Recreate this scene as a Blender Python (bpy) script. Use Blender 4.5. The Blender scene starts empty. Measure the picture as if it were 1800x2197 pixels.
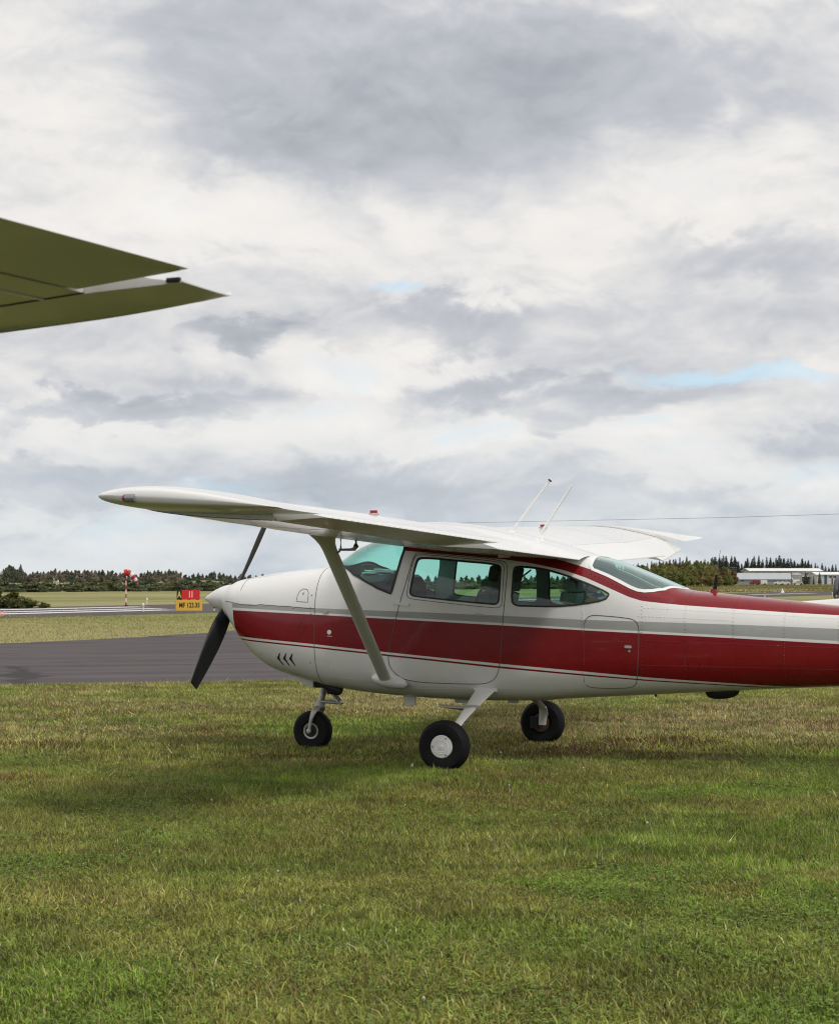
import bpy, bmesh, math, random
import numpy as np
from mathutils import Vector, Matrix
from mathutils.geometry import delaunay_2d_cdt

random.seed(7)
rng = np.random.default_rng(11)
SC = bpy.context.scene
COL = SC.collection
R = math.radians

# ------------------------------------------------------------------ camera
YAW = 0.3588
cam_d = bpy.data.cameras.new('camera')
cam = bpy.data.objects.new('camera', cam_d)
COL.objects.link(cam)
cam.location = (5.0481, -15.3542, 1.4816)
cam.rotation_euler = (math.pi / 2 + math.atan(148.4 / 4043.07), 0, YAW)
cam_d.sensor_fit = 'HORIZONTAL'
cam_d.sensor_width = 36
cam_d.lens = 36 * 4043.07 / 1800
cam_d.clip_end = 9000
cam_d.dof.use_dof = True
cam_d.dof.focus_distance = 16.3
cam_d.dof.aperture_fstop = 13.0
SC.camera = cam

# ------------------------------------------------------------------ light
SUN_EL, SUN_DIR = R(57), Vector((0.90, -0.44))
sun_az = math.atan2(SUN_DIR.x, SUN_DIR.y)
sd = bpy.data.lights.new('sun', 'SUN')
sd.energy = 1.5
sd.angle = R(11)
sd.color = (1.0, 0.965, 0.91)
sun = bpy.data.objects.new('sun', sd)
COL.objects.link(sun)
sdir = Vector((math.cos(SUN_EL) * math.sin(sun_az), math.cos(SUN_EL) * math.cos(sun_az), math.sin(SUN_EL)))
sun.rotation_euler = (-sdir).to_track_quat('-Z', 'Y').to_euler()
sun.location = (20, -10, 40)

SC.view_settings.view_transform = 'Standard'
SC.view_settings.look = 'None'
SC.view_settings.exposure = 0.30
SC.view_settings.gamma = 1.0
SC.cycles.pixel_filter_type = 'BLACKMAN_HARRIS'
SC.cycles.filter_width = 1.15
SC.cycles.max_bounces = 6
SC.cycles.diffuse_bounces = 2
SC.cycles.glossy_bounces = 3
SC.cycles.transparent_max_bounces = 16
SC.cycles.caustics_reflective = False
SC.cycles.caustics_refractive = False


class NT:
    """small helper for building node trees"""
    def __init__(self, tree):
        self.t = tree

    def n(self, typ, **kw):
        nd = self.t.nodes.new(typ)
        for k, v in kw.items():
            setattr(nd, k, v)
        return nd

    def link(self, a, b):
        self.t.links.new(a, b)

    def put(self, sock, v):
        if isinstance(v, bpy.types.NodeSocket):
            self.link(v, sock)
        elif v is not None:
            sock.default_value = v

    def m(self, op, a, b=None, c=None, clamp=False):
        nd = self.n('ShaderNodeMath', operation=op, use_clamp=clamp)
        self.put(nd.inputs[0], a)
        if b is not None: self.put(nd.inputs[1], b)
        if c is not None: self.put(nd.inputs[2], c)
        return nd.outputs[0]

    def vm(self, op, a, b=None):
        nd = self.n('ShaderNodeVectorMath', operation=op)
        self.put(nd.inputs[0], a)
        if b is not None: self.put(nd.inputs[1], b)
        return nd.outputs[0]

    def noise(self, vec, scale, detail=4.0, rough=0.55, dist=0.0, out=0):
        nd = self.n('ShaderNodeTexNoise')
        if vec is not None: self.link(vec, nd.inputs['Vector'])
        nd.inputs['Scale'].default_value = scale
        nd.inputs['Detail'].default_value = detail
        nd.inputs['Roughness'].default_value = rough
        nd.inputs['Distortion'].default_value = dist
        return nd.outputs[out]

    def ramp(self, fac, stops, interp='LINEAR'):
        nd = self.n('ShaderNodeValToRGB')
        cr = nd.color_ramp
        cr.interpolation = interp
        while len(cr.elements) < len(stops): cr.elements.new(0.5)
        for e, (p, c) in zip(cr.elements, stops):
            e.position = p
            e.color = (c, c, c, 1) if isinstance(c, (int, float)) else (*c, 1)
        self.put(nd.inputs[0], fac)
        return nd.outputs[0]

    def mix(self, fac, a, b, blend='MIX'):
        nd = self.n('ShaderNodeMix', data_type='RGBA', blend_type=blend)
        self.put(nd.inputs[0], fac)
        for s, v in ((nd.inputs[6], a), (nd.inputs[7], b)):
            self.put(s, (*v, 1) if isinstance(v, tuple) and len(v) == 3 else v)
        return nd.outputs[2]

    def xyz(self, v):
        nd = self.n('ShaderNodeSeparateXYZ')
        self.link(v, nd.inputs[0])
        return nd.outputs[0], nd.outputs[1], nd.outputs[2]

    def comb(self, x, y, z):
        nd = self.n('ShaderNodeCombineXYZ')
        for s, v in zip(nd.inputs, (x, y, z)): self.put(s, v)
        return nd.outputs[0]

    def smooth(self, v, lo, hi):
        nd = self.n('ShaderNodeMapRange', interpolation_type='SMOOTHSTEP')
        self.put(nd.inputs[0], v)
        nd.inputs[1].default_value = lo
        nd.inputs[2].default_value = hi
        return nd.outputs[0]


# ------------------------------------------------------------------ sky with broken cloud
def build_world():
    w = bpy.data.worlds.new('World')
    SC.world = w
    w.use_nodes = True
    w.cycles.sampling_method = 'MANUAL'
    w.cycles.sample_map_resolution = 512
    t = NT(w.node_tree)
    w.node_tree.nodes.clear()
    out = t.n('ShaderNodeOutputWorld')
    bg = t.n('ShaderNodeBackground')
    t.link(bg.outputs[0], out.inputs[0])
    sky = t.n('ShaderNodeTexSky', sky_type='NISHITA')
    sky.sun_disc = False
    sky.sun_elevation = SUN_EL
    sky.sun_rotation = sun_az
    sky.air_density = 1.0
    sky.dust_density = 2.0
    sky.ozone_density = 1.5
    bluesky = t.mix(1.0, sky.outputs[0], (0.135, 0.135, 0.135), 'MULTIPLY')
    tc = t.n('ShaderNodeTexCoord')
    d = tc.outputs['Generated']
    x, y, z = t.xyz(d)
    # bearing in the yawed frame: right, ahead
    ca, sa = math.cos(YAW), math.sin(YAW)
    rx = t.m('ADD', t.m('MULTIPLY', x, ca), t.m('MULTIPLY', y, sa))
    ry = t.m('ADD', t.m('MULTIPLY', x, -sa), t.m('MULTIPLY', y, ca))
    az = t.m('ARCTAN2', rx, ry)
    el = t.m('ARCSINE', z)
    wv = t.noise(t.comb(az, t.m('MULTIPLY', el, 2.0), 2.0), 7.0, 3, 0.55, 0, out=1)
    wx, wy, wz = t.xyz(wv)
    azq = t.m('ADD', az, t.m('MULTIPLY', t.m('SUBTRACT', wx, 0.5), 0.075))
    elq = t.m('ADD', el, t.m('MULTIPLY', t.m('SUBTRACT', wy, 0.5), 0.030))

    def layer(kx, ky, seed, detail, rough, up):
        """one cloud field and the same field a little higher up"""
        n_ = [t.noise(t.comb(t.m('MULTIPLY', azq, kx), t.m('MULTIPLY', t.m('ADD', elq, d_), ky), seed), 1.0, detail, rough) for d_ in (0.0, up)]
        return n_[0], t.m('SUBTRACT', n_[0], n_[1])
    # high soft masses, low flat-based rows, small billows
    n_hi, l_hi = layer(4.8, 8.5, 1.7, 5, 0.48, 0.020)
    n_lo, l_lo = layer(9.0, 29.0, 5.1, 4, 0.50, 0.009)
    nc, l_c = layer(30.0, 52.0, 8.3, 4, 0.55, 0.006)
    wlow = t.smooth(el, 0.19, 0.06)
    mixv = lambda p, q: t.m('ADD', t.m('MULTIPLY', p, t.m('SUBTRACT', 1.0, wlow)), t.m('MULTIPLY', q, wlow))
    na = mixv(n_hi, n_lo)
    gain = t.m('ADD', 0.95, t.m('MULTIPLY', wlow, 0.75))
    s = t.m('ADD', t.m('MULTIPLY', t.m('SUBTRACT', na, 0.515), gain), t.m('MULTIPLY', t.m('SUBTRACT', nc, 0.5), 0.17))
    # lit upper edges, shaded bases
    lit = t.m('ADD', t.m('MULTIPLY', mixv(l_hi, l_lo), 1.35), t.m('MULTIPLY', l_c, 0.50))

    # individual clouds (direction space): bearing, elevation, half sizes, weight
    wob = t.m('MULTIPLY', t.m('SUBTRACT', nc, 0.5), 0.055)
    wob2 = t.m('MULTIPLY', t.m('SUBTRACT', na, 0.5), 0.16)
    azw = t.m('ADD', az, wob2)
    elw = t.m('ADD', el, wob)

    azh = t.m('ADD', az, t.m('MULTIPLY', wob2, 0.3))
    elh = t.m('ADD', el, t.m('MULTIPLY', wob, 0.45))

    def blob(a0, e0, ra, re, lo=1.0, hi=0.0, hole=False):
        u = t.m('DIVIDE', t.m('SUBTRACT', azh if hole else azw, a0), ra)
        v = t.m('DIVIDE', t.m('SUBTRACT', elh if hole else elw, e0), re)
        q = t.m('ADD', t.m('MULTIPLY', u, u), t.m('MULTIPLY', v, v))
        return t.smooth(q, lo, hi)

    for a0, e0, ra, re, wgt in CLOUDS:
        s = t.m('ADD', s, t.m('MULTIPLY', blob(a0, e0, ra, re), wgt * 1.15))
    shade = t.ramp(t.m('ADD', t.m('SUBTRACT', s, lit), 0.5, clamp=True), [
        (0.10, (0.775, 0.748, 0.718)), (0.36, (0.695, 0.678, 0.660)), (0.52, (0.570, 0.572, 0.582)),
        (0.66, (0.465, 0.478, 0.510)), (1.0, (0.315, 0.338, 0.378))])
    # thicker air towards the horizon
    low = t.smooth(z, 0.13, -0.01)
    shade = t.mix(t.m('MULTIPLY', low, 0.42), shade, (0.43, 0.52, 0.59))
    hole = None
    for a0, e0, ra, re, wgt in HOLES:
        h = t.m('MULTIPLY', blob(a0, e0, ra, re, 1.7, -0.25, True), wgt)
        hole = h if hole is None else t.m('MAXIMUM', hole, h)
    thin = t.smooth(s, -0.20, -0.42)
    cover = t.m('SUBTRACT', 1.0, t.m('MAXIMUM', hole, t.m('MULTIPLY', thin, 0.35)), clamp=True)
    bluesky = t.mix(0.65, bluesky, (0.50, 0.73, 0.89))
    colr = t.mix(cover, bluesky, shade)
    t.link(colr, bg.inputs[0])
    bg.inputs[1].default_value = 1.0


def ae(px, py, hx, hy):
    return ((px - 900) / 4043.0, (1247 - py) / 4043.0, hx / 4043.0, hy / 4043.0)

CLOUDS = [  # + darker, - brighter
    (*ae(760, 190, 820, 330), 0.19), (*ae(1500, 160, 600, 170), 0.13), (*ae(560, 330, 330, 110), 0.08),
    (*ae(480, 470, 420, 120), -0.16), (*ae(1480, 390, 420, 150), -0.16), (*ae(120, 200, 260, 200), -0.12),
    (*ae(1100, 560, 600, 110), -0.14), (*ae(530, 712, 190, 52), 0.27), (*ae(660, 685, 60, 40), 0.12),
    (*ae(990, 700, 240, 70), 0.22), (*ae(1620, 570, 340, 80), 0.17), (*ae(230, 885, 340, 48), 0.25),
    (*ae(1190, 860, 330, 60), 0.20), (*ae(760, 800, 420, 60), -0.15), (*ae(1500, 930, 420, 70), -0.08),
    (*ae(80, 1040, 300, 60), 0.12), (*ae(900, 1030, 420, 70), 0.12), (*ae(1450, 1080, 480, 60), 0.14),
    (*ae(200, 960, 330, 50), -0.08), (*ae(1750, 960, 200, 60), 0.14), (*ae(900, 930, 330, 35), -0.10),
    (*ae(550, 1090, 260, 40), -0.14), (*ae(120, 1110, 300, 35), -0.08), (*ae(1700, 420, 180, 90), 0.10),
]
HOLES = [(*ae(850, 618, 62, 13), 0.55), (*ae(1560, 812, 200, 22), 0.75), (*ae(1690, 803, 100, 14), 0.6),
         (*ae(520, 1050, 120, 26), 0.35)]
build_world()


# ------------------------------------------------------------------ materials
MAT = {}

def mat(name, color, rough=0.5, metal=0.0, spec=0.5, coat=0.0, var=0.0, vscale=8.0, bump=0.0, bscale=60.0,
        bdist=0.002, emission=None, trans=0.0):
    m = bpy.data.materials.new(name)
    m.use_nodes = True
    t = NT(m.node_tree)
    b = m.node_tree.nodes['Principled BSDF']
    b.inputs['Base Color'].default_value = (*color, 1)
    b.inputs['Roughness'].default_value = rough
    b.inputs['Metallic'].default_value = metal
    b.inputs['Specular IOR Level'].default_value = spec
    b.inputs['Coat Weight'].default_value = coat
    b.inputs['Coat Roughness'].default_value = 0.08
    tc = None
    if var or bump:
        tc = t.n('ShaderNodeTexCoord').outputs['Object']
    if var:
        nz = t.noise(tc, vscale, 5, 0.6)
        lo = tuple(max(0, c * (1 - var)) for c in color)
        hi = tuple(min(1, c * (1 + var)) for c in color)
        t.link(t.ramp(nz, [(0.3, lo), (0.7, hi)]), b.inputs['Base Color'])
    if bump:
        bp = t.n('ShaderNodeBump')
        bp.inputs['Strength'].default_value = bump
        bp.inputs['Distance'].default_value = bdist
        t.link(t.noise(tc, bscale, 5, 0.6), bp.inputs['Height'])
        t.link(bp.outputs[0], b.inputs['Normal'])
    MAT[name] = m
    return m

def leafmat(name, cols, rough=0.75, nscale=0.35, trans=0.25, bright=0.35):
    """foliage: colour by large noise and by object, some translucency"""
    m = bpy.data.materials.new(name)
    m.use_nodes = True
    t = NT(m.node_tree)
    b = m.node_tree.nodes['Principled BSDF']
    out = m.node_tree.nodes['Material Output']
    geo = t.n('ShaderNodeNewGeometry')
    oi = t.n('ShaderNodeObjectInfo')
    nz = t.noise(geo.outputs['Position'], nscale, 4, 0.65)
    f = t.m('ADD', nz, t.m('MULTIPLY', t.m('SUBTRACT', oi.outputs['Random'], 0.5), 0.35))
    n = len(cols)
    c = t.ramp(f, [(0.25 + 0.5 * i / max(1, n - 1), cols[i]) for i in range(n)])
    rp = geo.outputs['Random Per Island']
    c = t.mix(1.0, c, t.ramp(rp, [(0.0, 1 - bright), (1.0, 1 + bright)]), 'MULTIPLY')
    t.link(c, b.inputs['Base Color'])
    b.inputs['Roughness'].default_value = rough
    b.inputs['Specular IOR Level'].default_value = 0.2
    if trans:
        tr = t.n('ShaderNodeBsdfTranslucent')
        t.link(c, tr.inputs[0])
        mx = t.n('ShaderNodeMixShader')
        mx.inputs[0].default_value = trans
        t.link(b.outputs[0], mx.inputs[1]); t.link(tr.outputs[0], mx.inputs[2])
        t.link(mx.outputs[0], out.inputs[0])
    MAT[name] = m
    return m

def glassmat(name, tint, ior=1.42, rough=0.0, sheen=(1, 1, 1)):
    m = bpy.data.materials.new(name)
    m.use_nodes = True
    t = NT(m.node_tree)
    m.node_tree.nodes.remove(m.node_tree.nodes['Principled BSDF'])
    out = m.node_tree.nodes['Material Output']
    tr = t.n('ShaderNodeBsdfTransparent'); tr.inputs[0].default_value = (*tint, 1)
    gl = t.n('ShaderNodeBsdfGlossy'); gl.inputs['Roughness'].default_value = 0.03 + rough; gl.inputs[0].default_value = (*sheen, 1)
    lw = t.n('ShaderNodeLayerWeight'); lw.inputs[0].default_value = 0.5
    fr = t.m('ADD', t.m('MULTIPLY', t.m('POWER', lw.outputs['Facing'], 5.0), 0.9), (ior - 1) ** 2 / (ior + 1) ** 2)
    mx = t.n('ShaderNodeMixShader')
    # the thin pane reflects from both of its faces
    t.link(t.m('MULTIPLY', fr, 1.7, clamp=True), mx.inputs[0])
    t.link(tr.outputs[0], mx.inputs[1]); t.link(gl.outputs[0], mx.inputs[2])
    t.link(mx.outputs[0], out.inputs[0])
    MAT[name] = m
    return m


# ------------------------------------------------------------------ object helpers
def tag(o, label=None, cat=None, group=None, kind=None):
    if label: o['label'] = label
    if cat: o['category'] = cat
    if group: o['group'] = group
    if kind: o['kind'] = kind
    return o

def empty(name, loc=(0, 0, 0), rz=0.0, **kw):
    o = bpy.data.objects.new(name, None)
    o.empty_display_size = 0.2
    COL.objects.link(o)
    o.location = loc
    o.rotation_euler = (0, 0, rz)
    return tag(o, **kw)

def meshobj(name, me, material=None, parent=None, **kw):
    o = bpy.data.objects.new(name, me)
    COL.objects.link(o)
    if material is not None:
        me.materials.clear()
        me.materials.append(MAT[material] if isinstance(material, str) else material)
    if parent is not None: o.parent = parent
    return tag(o, **kw)

def copy_tree(o, parent=None):
    c = o.copy()
    COL.objects.link(c)
    c.parent = parent
    for ch in list(o.children): copy_tree(ch, c)
    return c


class MB:
    """mesh builder"""
    def __init__(self):
        self.v, self.f = [], []

    def add(self, vs, fs):
        b = len(self.v)
        self.v.extend([tuple(p) for p in vs])
        self.f.extend([tuple(b + i for i in f) for f in fs])
        return self

    def box(self, c, s, rot=None):
        hx, hy, hz = s[0] / 2, s[1] / 2, s[2] / 2
        vs = [Vector((sx * hx, sy * hy, sz * hz)) for sz in (-1, 1) for sy in (-1, 1) for sx in (-1, 1)]
        if rot is not None: vs = [rot @ v for v in vs]
        vs = [v + Vector(c) for v in vs]
        return self.add(vs, [(0, 2, 3, 1), (4, 5, 7, 6), (0, 1, 5, 4), (2, 6, 7, 3), (0, 4, 6, 2), (1, 3, 7, 5)])

    def tube(self, pts, rad, n=10, cap=True, flat=None):
        pts = [Vector(p) for p in pts]
        rads = rad if isinstance(rad, (list, tuple)) else [rad] * len(pts)
        rings = []
        up = Vector((0, 0, 1))
        for i, p in enumerate(pts):
            d = (pts[min(i + 1, len(pts) - 1)] - pts[max(i - 1, 0)]).normalized()
            a = d.cross(up)
            if a.length < 0.05: a = d.cross(Vector((1, 0, 0)))
            a.normalize(); b = a.cross(d).normalized()
            rings.append([p + (a * math.cos(2 * math.pi * k / n) + b * math.sin(2 * math.pi * k / n)) * rads[i] for k in range(n)])
        return self.loft(rings, cap)

    def loft(self, rings, cap=True, closed=True):
        n = len(rings[0])
        vs = [p for r in rings for p in r]
        fs = []
        for i in range(len(rings) - 1):
            for k in range(n if closed else n - 1):
                k2 = (k + 1) % n
                fs.append((i * n + k, i * n + k2, (i + 1) * n + k2, (i + 1) * n + k))
        if cap and closed:
            fs.append(tuple(reversed(range(n))))
            fs.append(tuple((len(rings) - 1) * n + k for k in range(n)))
        return self.add(vs, fs)

    def lathe(self, prof, c=(0, 0, 0), axis='y', n=40):
        """prof: (axial, radius) list"""
        rings = []
        c = Vector(c)
        for a, r in prof:
            ring = []
            for k in range(n):
                t = 2 * math.pi * k / n
                u, w = r * math.cos(t), r * math.sin(t)
                p = {'y': (u, a, w), 'x': (a, u, w), 'z': (u, w, a)}[axis]
                ring.append(c + Vector(p))
            rings.append(ring)
        return self.loft(rings, cap=True)

    def ribbon(self, pts, nrm, width, thick, closed=False):
        """flat strip lying on a surface; pts, nrm lists of Vector"""
        n = len(pts)
        rings = []
        for i in range(n):
            if closed:
                d = (pts[(i + 1) % n] - pts[i - 1])
            else:
                d = pts[min(i + 1, n - 1)] - pts[max(i - 1, 0)]
            d.normalize()
            s = d.cross(nrm[i]).normalized() * (width / 2)
            lo, hi = nrm[i] * (-0.003), nrm[i] * thick
            rings.append([pts[i] - s + lo, pts[i] - s + hi, pts[i] + s + hi, pts[i] + s + lo])
        if closed: rings.append(rings[0])
        return self.loft(rings, cap=not closed)

    def build(self, name, material, parent=None, smooth=None, bevel=0.0, bseg=2, **kw):
        me = bpy.data.meshes.new(name)
        me.from_pydata([tuple(p) for p in self.v], [], self.f)
        bm = bmesh.new()
        bm.from_mesh(me)
        bmesh.ops.remove_doubles(bm, verts=bm.verts, dist=1e-5)
        bmesh.ops.recalc_face_normals(bm, faces=bm.faces)
        if bevel:
            es = [e for e in bm.edges if len(e.link_faces) == 2 and e.calc_face_angle(0) > 0.6]
            bmesh.ops.bevel(bm, geom=es, offset=bevel, segments=bseg, affect='EDGES', profile=0.7)
        if smooth is not None:
            for f in bm.faces: f.smooth = True
            for e in bm.edges:
                if len(e.link_faces) == 2 and e.calc_face_angle(0) > smooth: e.smooth = False
        bm.to_mesh(me)
        bm.free()
        return meshobj(name, me, material, parent, **kw)


def text_mesh(s, size, depth=0.004):
    cu = bpy.data.curves.new('lettering', 'FONT')
    cu.body = s
    cu.size = size
    cu.align_x = 'CENTER'; cu.align_y = 'CENTER'
    cu.extrude = depth
    cu.offset = size * 0.022
    cu.resolution_u = 3
    ob = bpy.data.objects.new('lettering', cu)
    COL.objects.link(ob)
    dg = bpy.context.evaluated_depsgraph_get()
    me = bpy.data.meshes.new_from_object(ob.evaluated_get(dg))
    bpy.data.objects.remove(ob)
    me.name = 'lettering'
    return me
# ------------------------------------------------------------------ plain materials
WHITE = (0.80, 0.79, 0.76)
mat('white_paint', WHITE, 0.22, coat=0.35, var=0.03, vscale=3, bump=0.03, bscale=3.0, bdist=0.02)
mat('white_wing', (0.82, 0.815, 0.79), 0.22, coat=0.5, var=0.03, vscale=2, bump=0.06, bscale=5.0, bdist=0.01)
mat('white_trim', (0.82, 0.81, 0.79), 0.35)
mat('black_gloss', (0.008, 0.008, 0.009), 0.42, spec=0.3)
mat('black_matte', (0.018, 0.018, 0.018), 0.6, var=0.3)
mat('tyre', (0.010, 0.010, 0.011), 0.75, spec=0.22, var=0.3, vscale=25, bump=0.25, bscale=90)
mat('seam', (0.10, 0.095, 0.09), 0.7)
mat('rubber_seal', (0.02, 0.022, 0.022), 0.5)
mat('metal', (0.42, 0.41, 0.39), 0.38, metal=0.85, var=0.2, vscale=30)
mat('cast_metal', (0.46, 0.45, 0.43), 0.45, metal=0.4, var=0.18, vscale=18)
mat('brake_rust', (0.12, 0.075, 0.05), 0.7, metal=0.3, var=0.4, vscale=25)
mat('red_plastic', (0.35, 0.012, 0.015), 0.3)
mat('red_lens', (0.30, 0.006, 0.012), 0.12, coat=0.5)
mat('grey_lamp', (0.30, 0.31, 0.32), 0.25, metal=0.3)
mat('stripe_red', (0.25, 0.010, 0.013), 0.25, coat=0.3)
mat('decal_blue', (0.03, 0.05, 0.10), 0.5)
mat('decal_bronze', (0.10, 0.085, 0.045), 0.5)
mat('seat_fabric', (0.15, 0.16, 0.155), 0.8, var=0.2, vscale=12, bump=0.3, bscale=60)
mat('seat_dark', (0.03, 0.032, 0.034), 0.75, var=0.2)
mat('dash_black', (0.02, 0.02, 0.022), 0.6)
mat('liner', (0.46, 0.47, 0.46), 0.75, var=0.08, vscale=6)
mat('belt', (0.015, 0.015, 0.017), 0.7)
mat('paper', (0.72, 0.75, 0.74), 0.6)
mat('antenna_white', (0.86, 0.86, 0.84), 0.4)
mat('wire', (0.16, 0.16, 0.17), 0.5)
glassmat('glass_side', (0.63, 0.88, 0.815))
glassmat('glass_windshield', (0.58, 0.90, 0.83), 1.45)
glassmat('glass_rear', (0.62, 0.86, 0.80), 2.2, 0.04, (0.80, 0.97, 0.94))


def zcurve(t, x01, pts):
    """z = f(x) through a ramp; x01 is (x + 3) / 9, value z / 2"""
    return t.m('MULTIPLY', t.ramp(x01, [((x + 3) / 9, z / 2) for x, z in pts]), 2.0)

# paint lines along the fuselage: (x aft of the main wheels, height)
G1 = [(-2.44, 1.292), (-2.292, 1.284), (-1.477, 1.249), (-0.718, 1.228), (0.249, 1.195), (0.898, 1.167), (1.465, 1.152), (2.176, 1.132), (2.921, 1.105), (5.5, 1.02)]
G2 = [(-2.44, 1.255), (-2.292, 1.248), (-1.479, 1.211), (-0.718, 1.177), (0.221, 1.136), (0.898, 1.097), (1.466, 1.074), (2.177, 1.042), (2.922, 1.01), (5.5, 0.95)]
R1 = [(-2.44, 1.232), (-2.287, 1.225), (-1.485, 1.194), (-0.718, 1.16), (0.221, 1.116), (0.905, 1.081), (1.466, 1.055), (2.177, 1.023), (2.922, 0.986), (5.5, 0.93)]
R2 = [(-2.44, 1.01), (-2.224, 0.993), (-1.491, 0.941), (-1.039, 0.902), (-0.38, 0.847), (0.199, 0.80), (0.892, 0.746), (1.453, 0.70), (2.157, 0.657), (2.6, 0.63), (5.5, 0.60)]
T1 = [(-2.44, 0.99), (-2.231, 0.975), (-1.491, 0.921), (-0.79, 0.863), (0.198, 0.779), (0.891, 0.724), (1.451, 0.681), (2.153, 0.643), (2.6, 0.62), (5.5, 0.58)]
T2 = [(-2.44, 0.977), (-2.24, 0.963), (-1.492, 0.908), (-0.79, 0.849), (0.198, 0.763), (0.89, 0.711), (1.449, 0.671), (2.15, 0.635), (2.6, 0.612), (5.5, 0.57)]
U1 = [(-0.70, 1.742), (-0.673, 1.739), (-0.195, 1.699), (0.214, 1.663), (0.46, 1.628), (0.731, 1.57), (0.912, 1.509), (1.093, 1.43), (1.269, 1.352), (1.373, 1.321), (1.532, 1.303), (1.711, 1.286), (2.17, 1.255), (2.555, 1.23), (2.916, 1.211), (5.5, 1.06)]

def fuselage_paint():
    m = bpy.data.materials.new('fuselage_paint')
    m.use_nodes = True
    t = NT(m.node_tree)
    b = m.node_tree.nodes['Principled BSDF']
    ob = t.n('ShaderNodeTexCoord').outputs['Object']
    x, y, z = t.xyz(ob)
    x01 = t.m('DIVIDE', t.m('ADD', x, 3.0), 9.0)

    def band(lo, hi, x0):
        a = t.m('GREATER_THAN', z, zcurve(t, x01, lo))
        c = t.m('LESS_THAN', z, zcurve(t, x01, hi))
        return t.m('MULTIPLY', t.m('MULTIPLY', a, c), t.m('GREATER_THAN', x, x0))
    wear = t.noise(ob, 2.5, 6, 0.6)
    wht = t.ramp(wear, [(0.3, (0.775, 0.765, 0.73)), (0.7, (0.82, 0.81, 0.785))])
    red = t.ramp(t.noise(ob, 6, 6, 0.65), [(0.3, (0.205, 0.006, 0.010)), (0.75, (0.240, 0.009, 0.013))])
    gry = t.ramp(wear, [(0.3, (0.345, 0.345, 0.335)), (0.7, (0.40, 0.40, 0.39))])
    c = t.mix(band(G2, G1, -2.325), wht, gry)
    c = t.mix(band(R2, R1, -2.315), c, red)
    c = t.mix(band(T2, T1, -2.30), c, red)
    top = t.m('MULTIPLY', t.m('GREATER_THAN', z, zcurve(t, x01, U1)), t.m('GREATER_THAN', x, -0.685))
    # the wing fillet ahead of the rear window is white
    fil = t.m('MULTIPLY', t.m('LESS_THAN', x, 0.945), t.m('LESS_THAN', t.m('ABSOLUTE', y), 0.405))
    top = t.m('MULTIPLY', top, t.m('SUBTRACT', 1.0, fil))
    c = t.mix(top, c, red)
    # faint streaks of grime running aft
    dirt = t.smooth(t.noise(t.vm('MULTIPLY', ob, (0.7, 3, 7)), 3.0, 6, 0.65), 0.56, 0.80)
    c = t.mix(t.m('MULTIPLY', dirt, 0.16), c, (0.22, 0.19, 0.15))
    t.link(c, b.inputs['Base Color'])
    t.link(t.ramp(wear, [(0.3, 0.20), (0.7, 0.32)]), b.inputs['Roughness'])
    b.inputs['Coat Weight'].default_value = 0.40
    b.inputs['Specular IOR Level'].default_value = 0.30
    b.inputs['Coat Roughness'].default_value = 0.06
    bp = t.n('ShaderNodeBump')
    bp.inputs['Strength'].default_value = 0.12
    bp.inputs['Distance'].default_value = 0.012
    t.link(t.noise(ob, 4.5, 3, 0.5), bp.inputs['Height'])
    t.link(bp.outputs[0], b.inputs['Normal'])
    MAT['fuselage_paint'] = m
fuselage_paint()


def ribbed_skin():
    """flap and aileron skins: white paint with shallow pressed beads across the chord"""
    m = bpy.data.materials.new('ribbed_white')
    m.use_nodes = True
    t = NT(m.node_tree)
    b = m.node_tree.nodes['Principled BSDF']
    b.inputs['Base Color'].default_value = (0.82, 0.815, 0.79, 1)
    b.inputs['Roughness'].default_value = 0.3
    b.inputs['Coat Weight'].default_value = 0.2
    x, y, z = t.xyz(t.n('ShaderNodeTexCoord').outputs['Object'])
    w = t.m('SINE', t.m('MULTIPLY', y, 2 * math.pi / 0.075))
    bp = t.n('ShaderNodeBump')
    bp.inputs['Strength'].default_value = 0.7
    bp.inputs['Distance'].default_value = 0.005
    t.link(t.m('POWER', t.m('MAXIMUM', w, 0.0), 3.0), bp.inputs['Height'])
    t.link(bp.outputs[0], b.inputs['Normal'])
    MAT['ribbed_white'] = m
ribbed_skin()


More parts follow.
